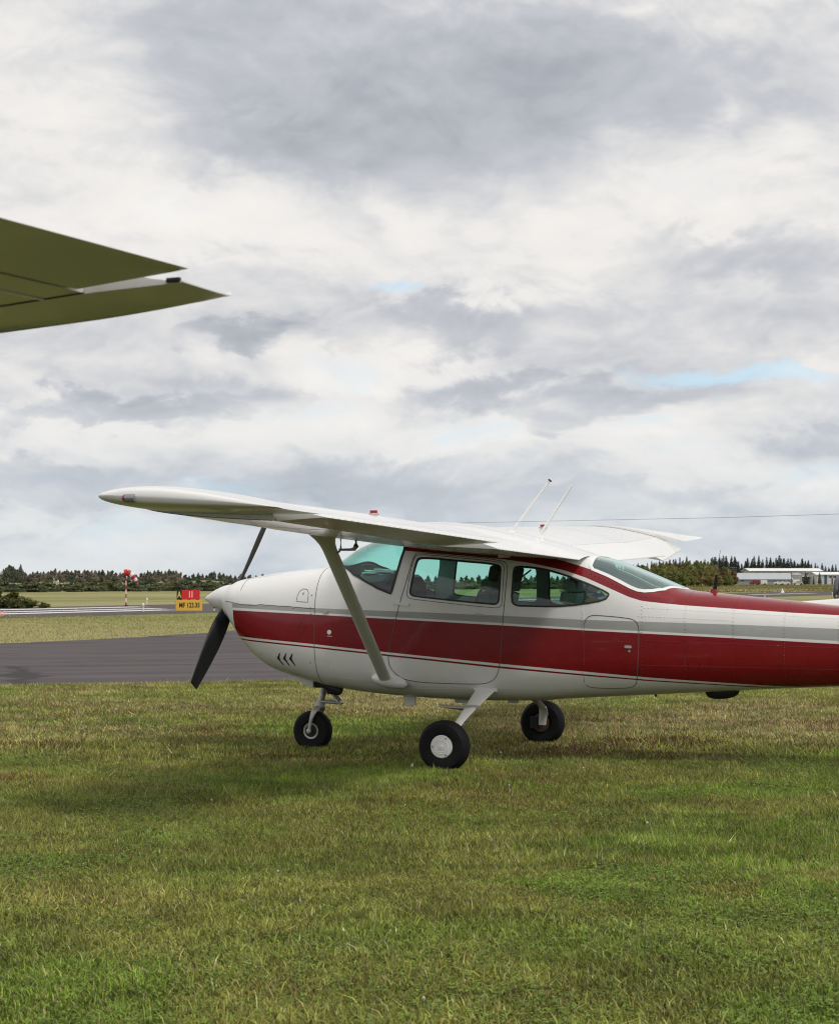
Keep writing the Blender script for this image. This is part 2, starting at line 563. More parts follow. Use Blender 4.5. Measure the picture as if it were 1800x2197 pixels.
# ------------------------------------------------------------------ ground, taxiway, runway
def ground_mat():
    m = bpy.data.materials.new('ground_grass')
    m.use_nodes = True
    t = NT(m.node_tree)
    b = m.node_tree.nodes['Principled BSDF']
    pos = t.n('ShaderNodeNewGeometry').outputs['Position']
    big = t.noise(t.vm('MULTIPLY', pos, (0.045, 0.022, 1)), 1.0, 6, 0.6)
    mid = t.noise(pos, 0.55, 6, 0.65)
    fine = t.noise(pos, 9.0, 6, 0.75)
    near = t.ramp(mid, [(0.28, (0.040, 0.045, 0.016)), (0.5, (0.062, 0.060, 0.026)), (0.72, (0.090, 0.074, 0.038))])
    far = t.ramp(big, [(0.28, (0.150, 0.180, 0.060)), (0.46, (0.220, 0.222, 0.085)), (0.58, (0.340, 0.300, 0.145)), (0.75, (0.190, 0.205, 0.075))])
    x, y, z = t.xyz(pos)
    f = t.smooth(t.m('ADD', y, t.m('MULTIPLY', x, -0.35)), 8.0, 30.0)
    c = t.mix(f, near, far)
    c = t.mix(1.0, c, t.ramp(fine, [(0.25, 0.62), (0.5, 1.0), (0.8, 1.35)]), 'MULTIPLY')
    t.link(c, b.inputs['Base Color'])
    b.inputs['Roughness'].default_value = 0.95
    b.inputs['Specular IOR Level'].default_value = 0.1
    bp = t.n('ShaderNodeBump')
    bp.inputs['Strength'].default_value = 0.8
    bp.inputs['Distance'].default_value = 0.05
    t.link(t.noise(pos, 14.0, 6, 0.75), bp.inputs['Height'])
    t.link(bp.outputs[0], b.inputs['Normal'])
    MAT['ground_grass'] = m
ground_mat()

def asphalt_mat(name, base, streak=0.5):
    m = bpy.data.materials.new(name)
    m.use_nodes = True
    t = NT(m.node_tree)
    b = m.node_tree.nodes['Principled BSDF']
    pos = t.n('ShaderNodeNewGeometry').outputs['Position']
    # patching runs along the pavement
    rot = t.n('ShaderNodeVectorRotate', rotation_type='Z_AXIS')
    rot.inputs['Angle'].default_value = R(-38)
    t.link(pos, rot.inputs['Vector'])
    n1 = t.noise(t.vm('MULTIPLY', rot.outputs[0], (0.12, 1.1, 1)), 1.0, 6, 0.6)
    n2 = t.noise(pos, 22.0, 4, 0.8)
    n3 = t.noise(pos, 0.6, 5, 0.6)
    k = lambda s: tuple(c * s for c in base)
    c = t.ramp(n1, [(0.28, k(0.70)), (0.5, k(1.0)), (0.72, k(1.36))])
    c = t.mix(1.0, c, t.ramp(n2, [(0.2, 0.78), (0.8, 1.22)]), 'MULTIPLY')
    c = t.mix(1.0, c, t.ramp(n3, [(0.3, 0.88), (0.7, 1.1)]), 'MULTIPLY')
    # tar-filled cracks
    vo = t.n('ShaderNodeTexVoronoi', feature='DISTANCE_TO_EDGE')
    vo.inputs['Scale'].default_value = 0.10
    t.link(t.vm('ADD', t.vm('MULTIPLY', rot.outputs[0], (0.5, 1.6, 1)), t.vm('MULTIPLY', t.noise(pos, 0.5, 4, 0.6, 0, 1), (1.6, 1.6, 0))), vo.inputs['Vector'])
    crack = t.smooth(vo.outputs['Distance'], 0.012, 0.004)
    c = t.mix(t.m('MULTIPLY', crack, 0.85), c, k(0.35))
    t.link(c, b.inputs['Base Color'])
    b.inputs['Roughness'].default_value = 0.85
    b.inputs['Specular IOR Level'].default_value = 0.3
    bp = t.n('ShaderNodeBump')
    bp.inputs['Strength'].default_value = 0.5
    bp.inputs['Distance'].default_value = 0.01
    t.link(n2, bp.inputs['Height'])
    t.link(bp.outputs[0], b.inputs['Normal'])
    MAT[name] = m
asphalt_mat('asphalt', (0.082, 0.069, 0.069))
asphalt_mat('asphalt_runway', (0.085, 0.070, 0.066))
mat('runway_white', (0.78, 0.77, 0.76), 0.8, var=0.12, vscale=0.8)

def sheet(name, poly, z, material, kind='structure', **kw):
    mb = MB()
    mb.add([(x, y, z) for x, y in poly], [tuple(range(len(poly)))])
    o = mb.build(name, material)
    if o.data.polygons[0].normal.z < 0: o.data.flip_normals()
    return tag(o, kind=kind, **kw)

def wiggle_edge(pts, step=0.4, amp=0.10, seed=1):
    rg = random.Random(seed)
    out = []
    for (x0, y0), (x1, y1) in zip(pts[:-1], pts[1:]):
        L = math.hypot(x1 - x0, y1 - y0)
        n = max(1, int(L / step))
        for i in range(n):
            f = i / n
            nx, ny = -(y1 - y0) / L, (x1 - x0) / L
            a = rg.uniform(-amp, amp)
            out.append((x0 + (x1 - x0) * f + nx * a, y0 + (y1 - y0) * f + ny * a))
    out.append(pts[-1])
    return out

# the ground: one sheet to the horizon
gm = MB()
S = 6000
gm.add([(-S, -S, 0), (S, -S, 0), (S, S, 0), (-S, S, 0)], [(0, 1, 2, 3)])
tag(gm.build('ground', 'ground_grass'), kind='structure')

NEAR_EDGE = [(-70, -28), (-28, -4.5), (-10.1, 7.7), (-8.3, 8.8), (-6.8, 10.0), (-4.2, 14), (-3.5, 22), (-6, 42), (-14, 66), (-34, 92)]
FAR_EDGE = [(-39, 70), (-24, 50), (-19.6, 34), (-19.3, 27.1), (-19.9, 22.7), (-24, 14), (-34, 4), (-80, -20)]
tw = wiggle_edge(NEAR_EDGE, 0.3, 0.07, 3) + wiggle_edge(FAR_EDGE, 0.5, 0.12, 4)
sheet('taxiway', tw, 0.006, 'asphalt')

# runway: runs from near left to far right
RW0, RWD = Vector((-36.4, 50.0)), Vector((0.0924, 0.9957)).normalized()
RWN = Vector((-RWD.y, RWD.x))           # away from the aircraft
def rw(s, o): 
    p = RW0 + RWD * s + RWN * o
    return (p.x, p.y)
sheet('runway', [rw(-120, 0), rw(700, 0), rw(700, 19), rw(-120, 19)], 0.008, 'asphalt_runway')

def stripe(s0, s1, o0, o1):
    return sheet('runway_marking', [rw(s0, o0), rw(s1, o0), rw(s1, o1), rw(s0, o1)], 0.014, 'runway_white')
for s0, s1, o0, o1 in [(-120, 20, 5.6, 6.9), (-120, 24, 9.0, 10.2), (-120, 29, 13.4, 14.8), (36, 54, 9.4, 10.4),
                       (112, 128, 8.9, 10.0), (138, 166, 8.9, 10.0), (70, 92, 9.2, 10.2)]:
    stripe(s0, s1, o0, o1)
# ================================================================== the aircraft
# local frame: x aft (0 at the main wheels), y to the aircraft's right, z up from the ground
ST = np.array([  # x, belly, crest, half width, widest height, squareness
    (-2.44, 1.13, 1.462, .33, 1.30, 2.3), (-2.38, 1.03, 1.492, .372, 1.29, 2.4), (-2.28, .89, 1.514, .405, 1.25, 2.5),
    (-2.17, .787, 1.532, .43, 1.20, 2.6), (-2.04, .706, 1.553, .452, 1.14, 2.7), (-1.9, .660, 1.570, .47, 1.10, 2.8),
    (-1.66, .603, 1.592, .498, 1.05, 3.0), (-1.43, .553, 1.615, .52, 1.03, 3.2), (-1.30, .536, 1.705, .53, 1.03, 3.3),
    (-1.15, .519, 1.795, .538, 1.03, 3.4), (-1.0, .507, 1.842, .545, 1.03, 3.6), (-.8, .495, 1.868, .55, 1.03, 3.8),
    (-.4, .477, 1.885, .55, 1.03, 4.0), (0., .472, 1.865, .55, 1.03, 4.0), (.4, .479, 1.80, .54, 1.03, 3.9),
    (.7, .502, 1.735, .522, 1.02, 3.8), (.9, .514, 1.693, .507, 1.02, 3.6), (1.04, .523, 1.66, .497, 1.01, 3.4),
    (1.32, .541, 1.555, .47, 1.0, 3.2), (1.56, .556, 1.455, .445, .99, 3.1), (1.66, .563, 1.412, .434, .99, 3.1),
    (1.9, .578, 1.385, .405, .985, 3.1), (2.4, .612, 1.335, .345, .98, 3.0), (2.9, .640, 1.285, .285, .97, 2.9),
    (3.6, .685, 1.225, .21, .96, 2.7), (4.4, .74, 1.155, .125, .955, 2.5), (5.1, .79, 1.10, .06, .95, 2.3)])

def _slopes(X, Y):
    h = np.diff(X); d = np.diff(Y) / h; m = np.zeros(len(X))
    m[0], m[-1] = d[0], d[-1]
    for i in range(1, len(X) - 1):
        if d[i - 1] * d[i] > 0:
            w1, w2 = 2 * h[i] + h[i - 1], h[i] + 2 * h[i - 1]
            m[i] = (w1 + w2) / (w1 / d[i - 1] + w2 / d[i])
    return m
SLO = [_slopes(ST[:, 0], ST[:, k]) for k in range(1, 6)]

def sec(x):
    X = ST[:, 0]
    x = np.clip(x, X[0], X[-1])
    i = np.clip(np.searchsorted(X, x) - 1, 0, len(X) - 2)
    h = X[i + 1] - X[i]; t = (x - X[i]) / h
    return [(2 * t**3 - 3 * t * t + 1) * ST[i, k] + (t**3 - 2 * t * t + t) * h * SLO[k - 1][i]
            + (-2 * t**3 + 3 * t * t) * ST[i + 1, k] + (t**3 - t * t) * h * SLO[k - 1][i + 1] for k in range(1, 6)]

def skin(x, ph):
    """point on the fuselage skin: station x, angle ph (0 left side, 90 crest, 180 right side)"""
    zb, zt, w, zc, n = sec(x)
    c, s = np.cos(ph), np.sin(ph)
    r = (np.abs(c)**n + np.abs(s)**n)**(-1 / n)
    return np.stack([x + 0 * r, -w * c * r, zc + np.where(s > 0, zt - zc, zc - zb) * s * r], -1)

def skin_n(x, ph):
    e = 1e-3
    du = skin(np.minimum(x + e, 5.1), ph) - skin(np.maximum(x - e, -2.44), ph)
    dv = skin(x, ph + e) - skin(x, ph - e)
    n = np.cross(du, dv)
    return n / np.maximum(np.linalg.norm(n, axis=-1, keepdims=True), 1e-9)

def ang(x, z):
    """skin angle on the left side for a height z"""
    zb, zt, w, zc, n = sec(x)
    q = (z - zc) / ((zt - zc) if z > zc else (zc - zb))
    q = max(-0.9999, min(0.9999, q))
    c = (1 - abs(q)**n)**(1 / n)
    return math.atan2(q, c)

def chaikin(p, n=2):
    for _ in range(n):
        q = []
        for a, b in zip(p, p[1:] + p[:1]):
            q.append((a[0] * .75 + b[0] * .25, a[1] * .75 + b[1] * .25))
            q.append((a[0] * .25 + b[0] * .75, a[1] * .25 + b[1] * .75))
        p = q
    return p

def dense(p, step=0.035, closed=True):
    out = []
    m = len(p)
    for i in range(m if closed else m - 1):
        a, b = p[i], p[(i + 1) % m]
        k = max(1, int(math.hypot(a[0] - b[0], (a[1] - b[1]) * 0.5) / step))
        for j in range(k): out.append((a[0] + (b[0] - a[0]) * j / k, a[1] + (b[1] - a[1]) * j / k))
    if not closed: out.append(p[-1])
    return out

def loop_xz(pts, n=2):
    return chaikin([(x, ang(x, z)) for x, z in pts], n)

DOOR = [(-0.569, 1.718), (-0.615, 1.517), (-0.677, 1.317), (-0.709, 1.195), (-0.756, 1.018), (-0.786, 0.873), (-0.784, 0.783),
        (-0.754, 0.724), (-0.676, 0.662), (-0.582, 0.64), (-0.445, 0.629), (-0.106, 0.625), (0.049, 0.628), (0.126, 0.653),
        (0.175, 0.705), (0.198, 0.779), (0.213, 0.951), (0.225, 1.12), (0.248, 1.374), (0.26, 1.566), (0.246, 1.624), (0.207, 1.651), (-0.193, 1.688), (-0.53, 1.72)]
DWIN = [(-0.503, 1.679), (-0.167, 1.648), (0.164, 1.618), (0.193, 1.601), (0.202, 1.57), (0.196, 1.324), (0.177, 1.295), (0.14, 1.289),
        (-0.194, 1.318), (-0.547, 1.352), (-0.585, 1.368), (-0.592, 1.399), (-0.549, 1.642), (-0.536, 1.67)]
RWIN = [(0.329, 1.604), (0.457, 1.595), (0.574, 1.579), (0.735, 1.535), (0.916, 1.466), (1.025, 1.421), (1.102, 1.383), (1.107, 1.368),
        (1.077, 1.326), (0.897, 1.29), (0.658, 1.272), (0.384, 1.275), (0.328, 1.286), (0.302, 1.316), (0.309, 1.47), (0.31, 1.577)]
BAGG = [(0.909, 0.78), (0.907, 1.083), (0.913, 1.148), (0.936, 1.186), (0.978, 1.205), (1.089, 1.198), (1.259, 1.182), (1.315, 1.169),
        (1.349, 1.132), (1.357, 1.064), (1.347, 0.831), (1.326, 0.67), (1.299, 0.631), (1.25, 0.612), (1.099, 0.606), (0.942, 0.611), (0.906, 0.634), (0.897, 0.673)]
door_l, dwin_l, rwin_l, bagg_l = loop_xz(DOOR, 1), loop_xz(DWIN), loop_xz(RWIN, 1), loop_xz(BAGG, 1)
H = math.pi / 2
mir = lambda lp: [(x, math.pi - a) for x, a in reversed(lp)]
ws_left = [(-1.452, H), (-1.43, H - .22), (-1.37, H - .42)] + [(x, ang(x, z)) for x, z in
          [(-1.26, 1.618), (-1.232, 1.604), (-1.117, 1.537), (-0.999, 1.477), (-0.887, 1.422), (-0.78, 1.382), (-0.765, 1.376), (-0.757, 1.40), (-0.739, 1.462), (-0.702, 1.607), (-0.678, 1.735)]] + \
          [(-0.69, H - .45), (-0.70, H)]
ws_loop = ws_left + [(x, math.pi - a) for x, a in reversed(ws_left[1:-1])]
bl_left = [(0.925, H), (0.925, H - .35)] + [(x, ang(x, z)) for x, z in
          [(0.93, 1.640), (0.932, 1.605), (0.955, 1.577), (1.08, 1.527), (1.184, 1.476), (1.27, 1.432), (1.331, 1.408), (1.383, 1.400), (1.446, 1.402), (1.528, 1.413)]] + \
          [(1.60, H - .38), (1.645, H - .15), (1.655, H)]
bl_loop = bl_left + [(x, math.pi - a) for x, a in reversed(bl_left[1:-1])]
KV = 0.5                                   # angle to length scale for the triangulation

def inpoly(px, py, poly):
    poly = np.array(poly); c = np.zeros(px.shape, bool)
    j = len(poly) - 1
    for i in range(len(poly)):
        xi, yi = poly[i]; xj, yj = poly[j]
        hit = ((yi > py) != (yj > py)) & (px < (xj - xi) * (py - yi) / (yj - yi + 1e-12) + xi)
        c ^= hit
        j = i
    return c

def skin_regions():
    loops = [door_l, dwin_l, rwin_l, mir(door_l), mir(dwin_l), mir(rwin_l), bagg_l, ws_loop, bl_loop]
    pts, edges = [], []
    for lp in loops:
        d = dense(lp)
        b = len(pts)
        pts += d
        edges += [(b + i, b + (i + 1) % len(d)) for i in range(len(d))]
    seam = [(-1.48, -H + 2 * math.pi * i / 96) for i in range(97)]
    b = len(pts); pts += seam; edges += [(b + i, b + i + 1) for i in range(96)]
    P = np.array(pts)
    xs = np.concatenate([np.linspace(-2.44, -1.48, 34), np.linspace(-1.44, 1.8, 84), np.linspace(1.85, 5.1, 56)])
    ph = -H + 2 * math.pi * np.arange(97) / 96
    gx, gp = np.meshgrid(xs, ph, indexing='ij')
    gx, gp = gx.ravel(), gp.ravel()
    keep = np.ones(gx.size, bool)
    for i in range(0, gx.size, 2000):
        sl = slice(i, i + 2000)
        d2 = (gx[sl, None] - P[None, :, 0])**2 + ((gp[sl, None] - P[None, :, 1]) * KV)**2
        keep[sl] = d2.min(1) > 0.013**2
    gx, gp = gx[keep], gp[keep]
    V = [Vector((a, b * KV)) for a, b in P] + [Vector((a, b * KV)) for a, b in zip(gx, gp)]
    vo, eo, fo, *_ = delaunay_2d_cdt(V, edges, [], 0, 1e-6)
    vo = np.array([tuple(v) for v in vo])
    X, PH = vo[:, 0], vo[:, 1] / KV
    F = np.array([f for f in fo if len(f) == 3])
    cx, cp = X[F].mean(1), PH[F].mean(1)
    pos, nrm = skin(X, PH), skin_n(X, PH)
    # wind faces outwards
    fn = np.cross(pos[F[:, 1]] - pos[F[:, 0]], pos[F[:, 2]] - pos[F[:, 0]])
    flip = (fn * nrm[F].mean(1)).sum(1) < 0
    F[flip] = F[flip][:, ::-1]
    reg = np.full(len(F), 'fuselage_shell', dtype=object)
    reg[cx < -1.48] = 'cowling'
    for nm, lp in (('door_l', door_l), ('door_r', mir(door_l)), ('dwin_l', dwin_l), ('dwin_r', mir(dwin_l)), ('rwin_l', rwin_l),
                   ('rwin_r', mir(rwin_l)), ('baggage_door', bagg_l), ('windshield', ws_loop), ('rear_window', bl_loop)):
        reg[inpoly(cx, cp, lp)] = nm
    return pos, nrm, F, reg, cx
SK = skin_regions()

def region(name, names, material, parent, offset=0.0, sel=None):
    pos, nrm, F, reg, cx = SK
    m = np.isin(reg, names)
    if sel is not None: m &= sel
    f = F[m]
    used, inv = np.unique(f, return_inverse=True)
    f = inv.reshape(f.shape)
    v = pos[used] + nrm[used] * offset
    n = nrm[used]
    if offset < -0.01:
        f = f[:, ::-1]; n = -n
    me = bpy.data.meshes.new(name)
    me.from_pydata(v.tolist(), [], f.tolist())
    me.polygons.foreach_set('use_smooth', np.ones(len(f), bool))
    me.normals_split_custom_set_from_vertices([tuple(q) for q in n])
    return meshobj(name, me, material, parent)

def on_skin(lp, closed=True, lift=0.0):
    a = np.array(dense(lp, 0.02, closed))
    p, n = skin(a[:, 0], a[:, 1]), skin_n(a[:, 0], a[:, 1])
    return [Vector(q) + Vector(m) * lift for q, m in zip(p, n)], [Vector(q) for q in n]

def trim(name, lp, width, thick, material, parent, closed=True):
    p, n = on_skin(lp, closed)
    mb = MB()
    mb.ribbon(p, n, width, thick, closed)
    return mb.build(name, material, parent, smooth=0.6)

AC = empty('light_aircraft', label='white high-wing light aircraft with broad red stripes parked on the grass', cat='aircraft')

shell = region('fuselage_shell', ['fuselage_shell'], 'fuselage_paint', AC)
cowl = region('cowling', ['cowling'], 'fuselage_paint', AC)
cabin = (SK[4] > -1.36) & (SK[4] < 1.72)
region('cabin_liner', ['fuselage_shell', 'door_l', 'door_r', 'baggage_door'], 'liner', AC, -0.03, cabin)
for side, s in (('l', 0), ('r', 1)):
    dl = door_l if s == 0 else mir(door_l)
    wl = dwin_l if s == 0 else mir(dwin_l)
    rl = rwin_l if s == 0 else mir(rwin_l)
    d = region('door', ['door_' + side], 'fuselage_paint', AC)
    trim('door_seam', dl, 0.0058, 0.0012, 'seam', d)
    region('window_pane', ['dwin_' + side], 'glass_side', d, -0.004)
    trim('window_seal', wl, 0.014, 0.003, 'rubber_seal', d)
    cx_, ca_ = sum(p[0] for p in wl) / len(wl), sum(p[1] for p in wl) / len(wl)
    trim('window_frame_seam', [(cx_ + (x - cx_) * 1.072, ca_ + (a - ca_) * 1.17) for x, a in wl], 0.0048, 0.0012, 'seam', d)
    q = region('rear_side_window', ['rwin_' + side], 'glass_side', AC, -0.004)
    trim('window_seal', rl, 0.014, 0.003, 'rubber_seal', q)
bd = region('baggage_door', ['baggage_door'], 'fuselage_paint', AC)
trim('door_seam', bagg_l, 0.0065, 0.0012, 'seam', bd)
wsn = region('windshield', ['windshield'], 'glass_windshield', AC, 0.0)
trim('windshield_seal', ws_loop, 0.020, 0.004, 'rubber_seal', wsn)
rwn = region('rear_window', ['rear_window'], 'glass_rear', AC, 0.0)
trim('rear_window_trim', bl_loop, 0.030, 0.004, 'white_trim', rwn)
trim('cowling_seam', [(-1.48, -H + 2 * math.pi * i / 60) for i in range(61)], 0.0048, 0.0012, 'seam', cowl, closed=False)
trim('cowling_split', [(-2.41, ang(-2.41, 1.302)), (-2.02, ang(-2.02, 1.278)), (-1.74, ang(-1.74, 1.263)), (-1.48, ang(-1.48, 1.246))], 0.005, 0.001, 'seam', cowl, closed=False)
trim('nose_ring_seam', [(-2.25, H - 1.0 + 2.0 * i / 20) for i in range(21)], 0.004, 0.001, 'seam', cowl, closed=False)

def studs(name, pts, r, h, material, parent, n=6):
    """small domed fasteners standing on the skin at (x, angle)"""
    mb = MB()
    a = np.array(pts)
    P, N = skin(a[:, 0], a[:, 1]), skin_n(a[:, 0], a[:, 1])
    for p, q in zip(P, N):
        p, q = Vector(p), Vector(q)
        u = q.orthogonal().normalized(); w = q.cross(u)
        ring = [p + (u * math.cos(2 * math.pi * k / n) + w * math.sin(2 * math.pi * k / n)) * r for k in range(n)]
        ring2 = [c * 0.45 + (p) * 0.55 + q * h for c in ring]
        mb.loft([ring, ring2], cap=True)
    return mb.build(name, material, parent, smooth=1.2, kind='stuff')

lat = [(-2.27, 1.285), (-2.13, 1.276), (-1.98, 1.268), (-1.83, 1.261), (-1.69, 1.252), (-1.52, 1.252), (-1.515, 1.20), (-1.52, 1.36), (-1.53, 0.78)]
studs('cowling_screws', [(x, ang(x, z)) for x, z in lat], 0.0085, 0.003, 'metal', cowl, 8)
# rivet rows: frames, stringers and the belly lap
rv = []
for xx in (0.893, 1.375, 1.72, 2.10, 2.50, 2.92):
    for z in np.arange(0.62, 1.30, 0.030): rv.append((xx, ang(xx, z)))
for a, b, za, zb in ((1.40, 3.0, 1.00, 0.95), (1.40, 3.0, 0.80, 0.78), (-1.42, -0.85, 0.66, 0.63), (-0.55, 0.85, 0.575, 0.60),
                     (-0.75, 0.1, 0.61, 0.595), (1.40, 3.0, 1.265, 1.18), (1.35, 2.1, 1.20, 1.165), (0.95, 1.38, 0.99, 0.985), (0.28, 0.86, 0.58, 0.585)):
    for xx in np.arange(a, b, 0.030):
        rv.append((xx, ang(xx, za + (zb - za) * (xx - a) / (b - a))))
for xx in np.arange(0.95, 1.6, 0.035):          # red deck beside the rear window
    zz = np.interp(xx, [0.9, 1.1, 1.27, 1.37, 1.6], [1.56, 1.47, 1.39, 1.355, 1.335])
    rv.append((xx, ang(xx, zz)))
studs('rivets', rv + [(x, math.pi - a) for x, a in rv], 0.0056, 0.0042, 'fuselage_paint', shell, 6)
for xx in (0.893, 1.376, 1.72, 2.10, 2.50, 2.92, 3.5):
    a0 = ang(xx, 0.60 if xx < 2 else 0.68)
    a1 = ang(xx, 1.24) if xx < 1 else ang(xx, 1.355) if xx < 1.5 else H - .25
    trim('skin_lap', [(xx + .012, a0 + (a1 - a0) * k / 30) for k in range(31)], 0.010, 0.0016, 'fuselage_paint', shell, closed=False)

def skin_plate(name, poly, lift, thick, material, parent):
    """thin plate lying on the skin, poly of (x, z) on the left side"""
    a = [(x, ang(x, z)) for x, z in poly]
    P = skin(np.array([q[0] for q in a]), np.array([q[1] for q in a]))
    N = skin_n(np.array([q[0] for q in a]), np.array([q[1] for q in a]))
    lo = [Vector(p) + Vector(n) * lift for p, n in zip(P, N)]
    hi = [Vector(p) + Vector(n) * (lift + thick) for p, n in zip(P, N)]
    mb = MB(); k = len(a)
    mb.add(lo + hi, [tuple(range(k))[::-1], tuple(range(k, 2 * k))] + [(i, (i + 1) % k, (i + 1) % k + k, i + k) for i in range(k)])
    return mb.build(name, material, parent)

# three arrow louvres on the lower cowling
for x0 in (-1.875, -1.81, -1.745):
    z0 = 0.812 - (x0 + 1.875) * 0.02
    top = [(x0, z0), (x0 + .038, z0 + .047), (x0 + .046, z0 + .045), (x0 + .029, z0 + .002)]
    bot = [(x0, z0), (x0 + .029, z0 + .002), (x0 + .056, z0 - .060), (x0 + .048, z0 - .064)]
    mb = MB()
    for poly in (top, bot):
        a = np.array([(x, ang(x, z)) for x, z in poly])
        P, N = skin(a[:, 0], a[:, 1]), skin_n(a[:, 0], a[:, 1])
        mb.add([Vector(p) + Vector(n) * 0.0015 for p, n in zip(P, N)], [(0, 1, 2, 3)])
    mb.build('louvre', 'black_matte', cowl)
# oil door, round vent, drain lamp, hinges, handles
arch = [(-1.665, 1.305), (-1.66, 1.36), (-1.64, 1.40), (-1.61, 1.415), (-1.575, 1.41), (-1.555, 1.38), (-1.55, 1.30)]
trim('oil_door', [(x, ang(x, z)) for x, z in arch], 0.0045, 0.001, 'seam', cowl)
studs('oil_door_latch', [(-1.605, ang(-1.605, 1.375))], 0.012, 0.003, 'metal', cowl, 8)
oval = [(-1.60 + .024 * math.cos(t), 1.09 + .046 * math.sin(t)) for t in np.linspace(0, 2 * math.pi, 20)[:-1]]
trim('cowling_scoop', [(x, ang(x, z)) for x, z in oval], 0.005, 0.004, 'stripe_red', cowl)
disc = lambda x0, z0, r, k=18: [(x0 + r * math.cos(t), z0 + r * math.sin(t)) for t in np.linspace(0, 2 * math.pi, k + 1)[:-1]]
skin_plate('static_port', disc(-1.335, 1.045, 0.020), 0.0005, 0.003, 'white_trim', shell)
skin_plate('static_port_placard', [(-1.355, 1.014), (-1.31, 1.012), (-1.31, 1.008), (-1.355, 1.010)], 0.0005, 0.001, 'white_trim', shell)
skin_plate('step_lamp', [(-1.385, 1.229), (-1.35, 1.228), (-1.345, 1.222), (-1.347, 1.212), (-1.352, 1.208), (-1.382, 1.209), (-1.388, 1.216)], 0.0, 0.012, 'metal', shell)
dleft = [o for o in AC.children if o.name.split('.')[0] == 'door'][0]
skin_plate('door_handle', [(-0.010, 1.209), (0.005, 1.213), (0.085, 1.203), (0.122, 1.199), (0.120, 1.193), (0.08, 1.194), (0.004, 1.196), (-0.010, 1.199)], 0.0, 0.012, 'metal', dleft)
skin_plate('door_lock', disc(0.105, 1.172, 0.008, 10), 0.0, 0.005, 'metal', dleft)
for z0, tilt in ((1.300, 0.02), (0.868, 0.015)):
    hx = -0.755 if z0 > 1 else -0.80
    mb = MB()
    skin_plate('door_hinge', [(hx, z0), (hx + .005, z0 + .012), (hx + .155, z0 + .012 - tilt), (hx + .16, z0 + .004 - tilt), (hx + .155, z0 - .010 - tilt), (hx, z0 - .012)], 0.0, 0.009, 'fuselage_paint', dleft)
skin_plate('baggage_latch', [(1.245, 0.962), (1.29, 0.960), (1.297, 0.953), (1.297, 0.943), (1.29, 0.938), (1.245, 0.940), (1.238, 0.946), (1.238, 0.955)], 0.0, 0.004, 'cast_metal', bd)
skin_plate('baggage_lock', disc(1.278, 0.915, 0.011, 12), 0.0, 0.004, 'metal', bd)

# wing-shaped stickers in the rear corner of the left rear side window
rsw = [o for o in AC.children if o.name.split('.')[0] == 'rear_side_window'][0]
def sticker(x0, z0, w, h, material):
    up = [(0, 0), (.10, .28), (.28, .9), (.36, .8), (.46, .45), (.5, .62), (.54, .45), (.66, .75), (.72, .85), (.90, .25), (1, 0), (.55, -.22), (.5, -.30), (.45, -.22)]
    P = [(x0 + u * w, z0 + v * h) for u, v in up]
    skin_plate('wing_sticker', P, -0.003, 0.0008, material, rsw)
sticker(0.965, 1.362, 0.115, 0.040, 'decal_blue')
sticker(0.905, 1.313, 0.155, 0.042, 'decal_bronze')

# nose bowl front with intakes, spinner, propeller
fr = MB()
nr = 48
phs = -H + 2 * np.pi * np.arange(nr) / nr
r0 = skin(np.full(nr, -2.44), phs)
cen = np.array([-2.44, 0, 1.305])
rings = [[Vector(p) for p in r0]]
for k, (sx, sf) in enumerate(((-2.462, .965), (-2.472, .91), (-2.47, .5), (-2.47, .2))):
    rings.append([Vector((sx, *(cen[1:] + (p[1:] - cen[1:]) * sf))) for p in r0])
fr.loft(rings, cap=False)
fr.build('nose_bowl', 'white_paint', cowl, smooth=0.9)
for s in (-1, 1):
    mb = MB()
    mb.loft([[Vector((xx, s * .215 + .075 * math.cos(t) * k, 1.30 + .06 * math.sin(t) * k)) for t in np.linspace(0, 2 * math.pi, 25)[:-1]]
             for xx, k in ((-2.474, 1.0), (-2.4755, .99), (-2.4755, .5), (-2.4755, .05))], cap=True)
    mb.build('air_intake', 'black_matte', cowl, smooth=0.8)
HUB = Vector((-2.515, 0.0, 1.322))
PROP = empty('propeller', HUB); PROP.parent = AC
sp = MB()
sp.lathe([(0.035, .112), (0.025, .128), (0.0, .129), (-.05, .123), (-.11, .105), (-.17, .077), (-.22, .047), (-.255, .022), (-.272, .008), (-.275, .0005)], (0, 0, 0), 'x', 40)
sp.build('spinner', 'white_paint', PROP, smooth=0.9)
def blade(angle):
    """blade along local +r; angle in the y-z plane"""
    rd = Vector((0, math.cos(angle), math.sin(angle)))
    td = Vector((0, -math.sin(angle), math.cos(angle)))     # tangential
    ax = Vector((-1, 0, 0))
    rings = []
    stn = [(.07, .035, .030, 60), (.13, .05, .026, 52), (.22, .075, .020, 42), (.36, .092, .015, 32), (.55, .098, .0125, 25), (.75, .090, .0105, 20), (.92, .076, .009, 17), (1.02, .066, .008, 15), (1.055, .058, .006, 15)]
    for r, hc, th, tw in stn:
        tw, hc = R(tw - 2), hc * .87
        cd = td * math.cos(tw) - ax * math.sin(tw)
        nd = ax * math.cos(tw) + td * math.sin(tw)
        ring = []
        for t in np.linspace(0, 2 * math.pi, 21)[:-1]:
            ring.append(rd * r + cd * hc * math.cos(t) + nd * th * math.sin(t) * (1 - .25 * math.cos(t)))
        rings.append(ring)
    mb = MB(); mb.loft(rings)
    return mb.build('blade', 'black_gloss', PROP, smooth=0.8)
PA = math.atan2(0.536 - 1.322, -0.79)
blade(PA); blade(PA + math.pi)

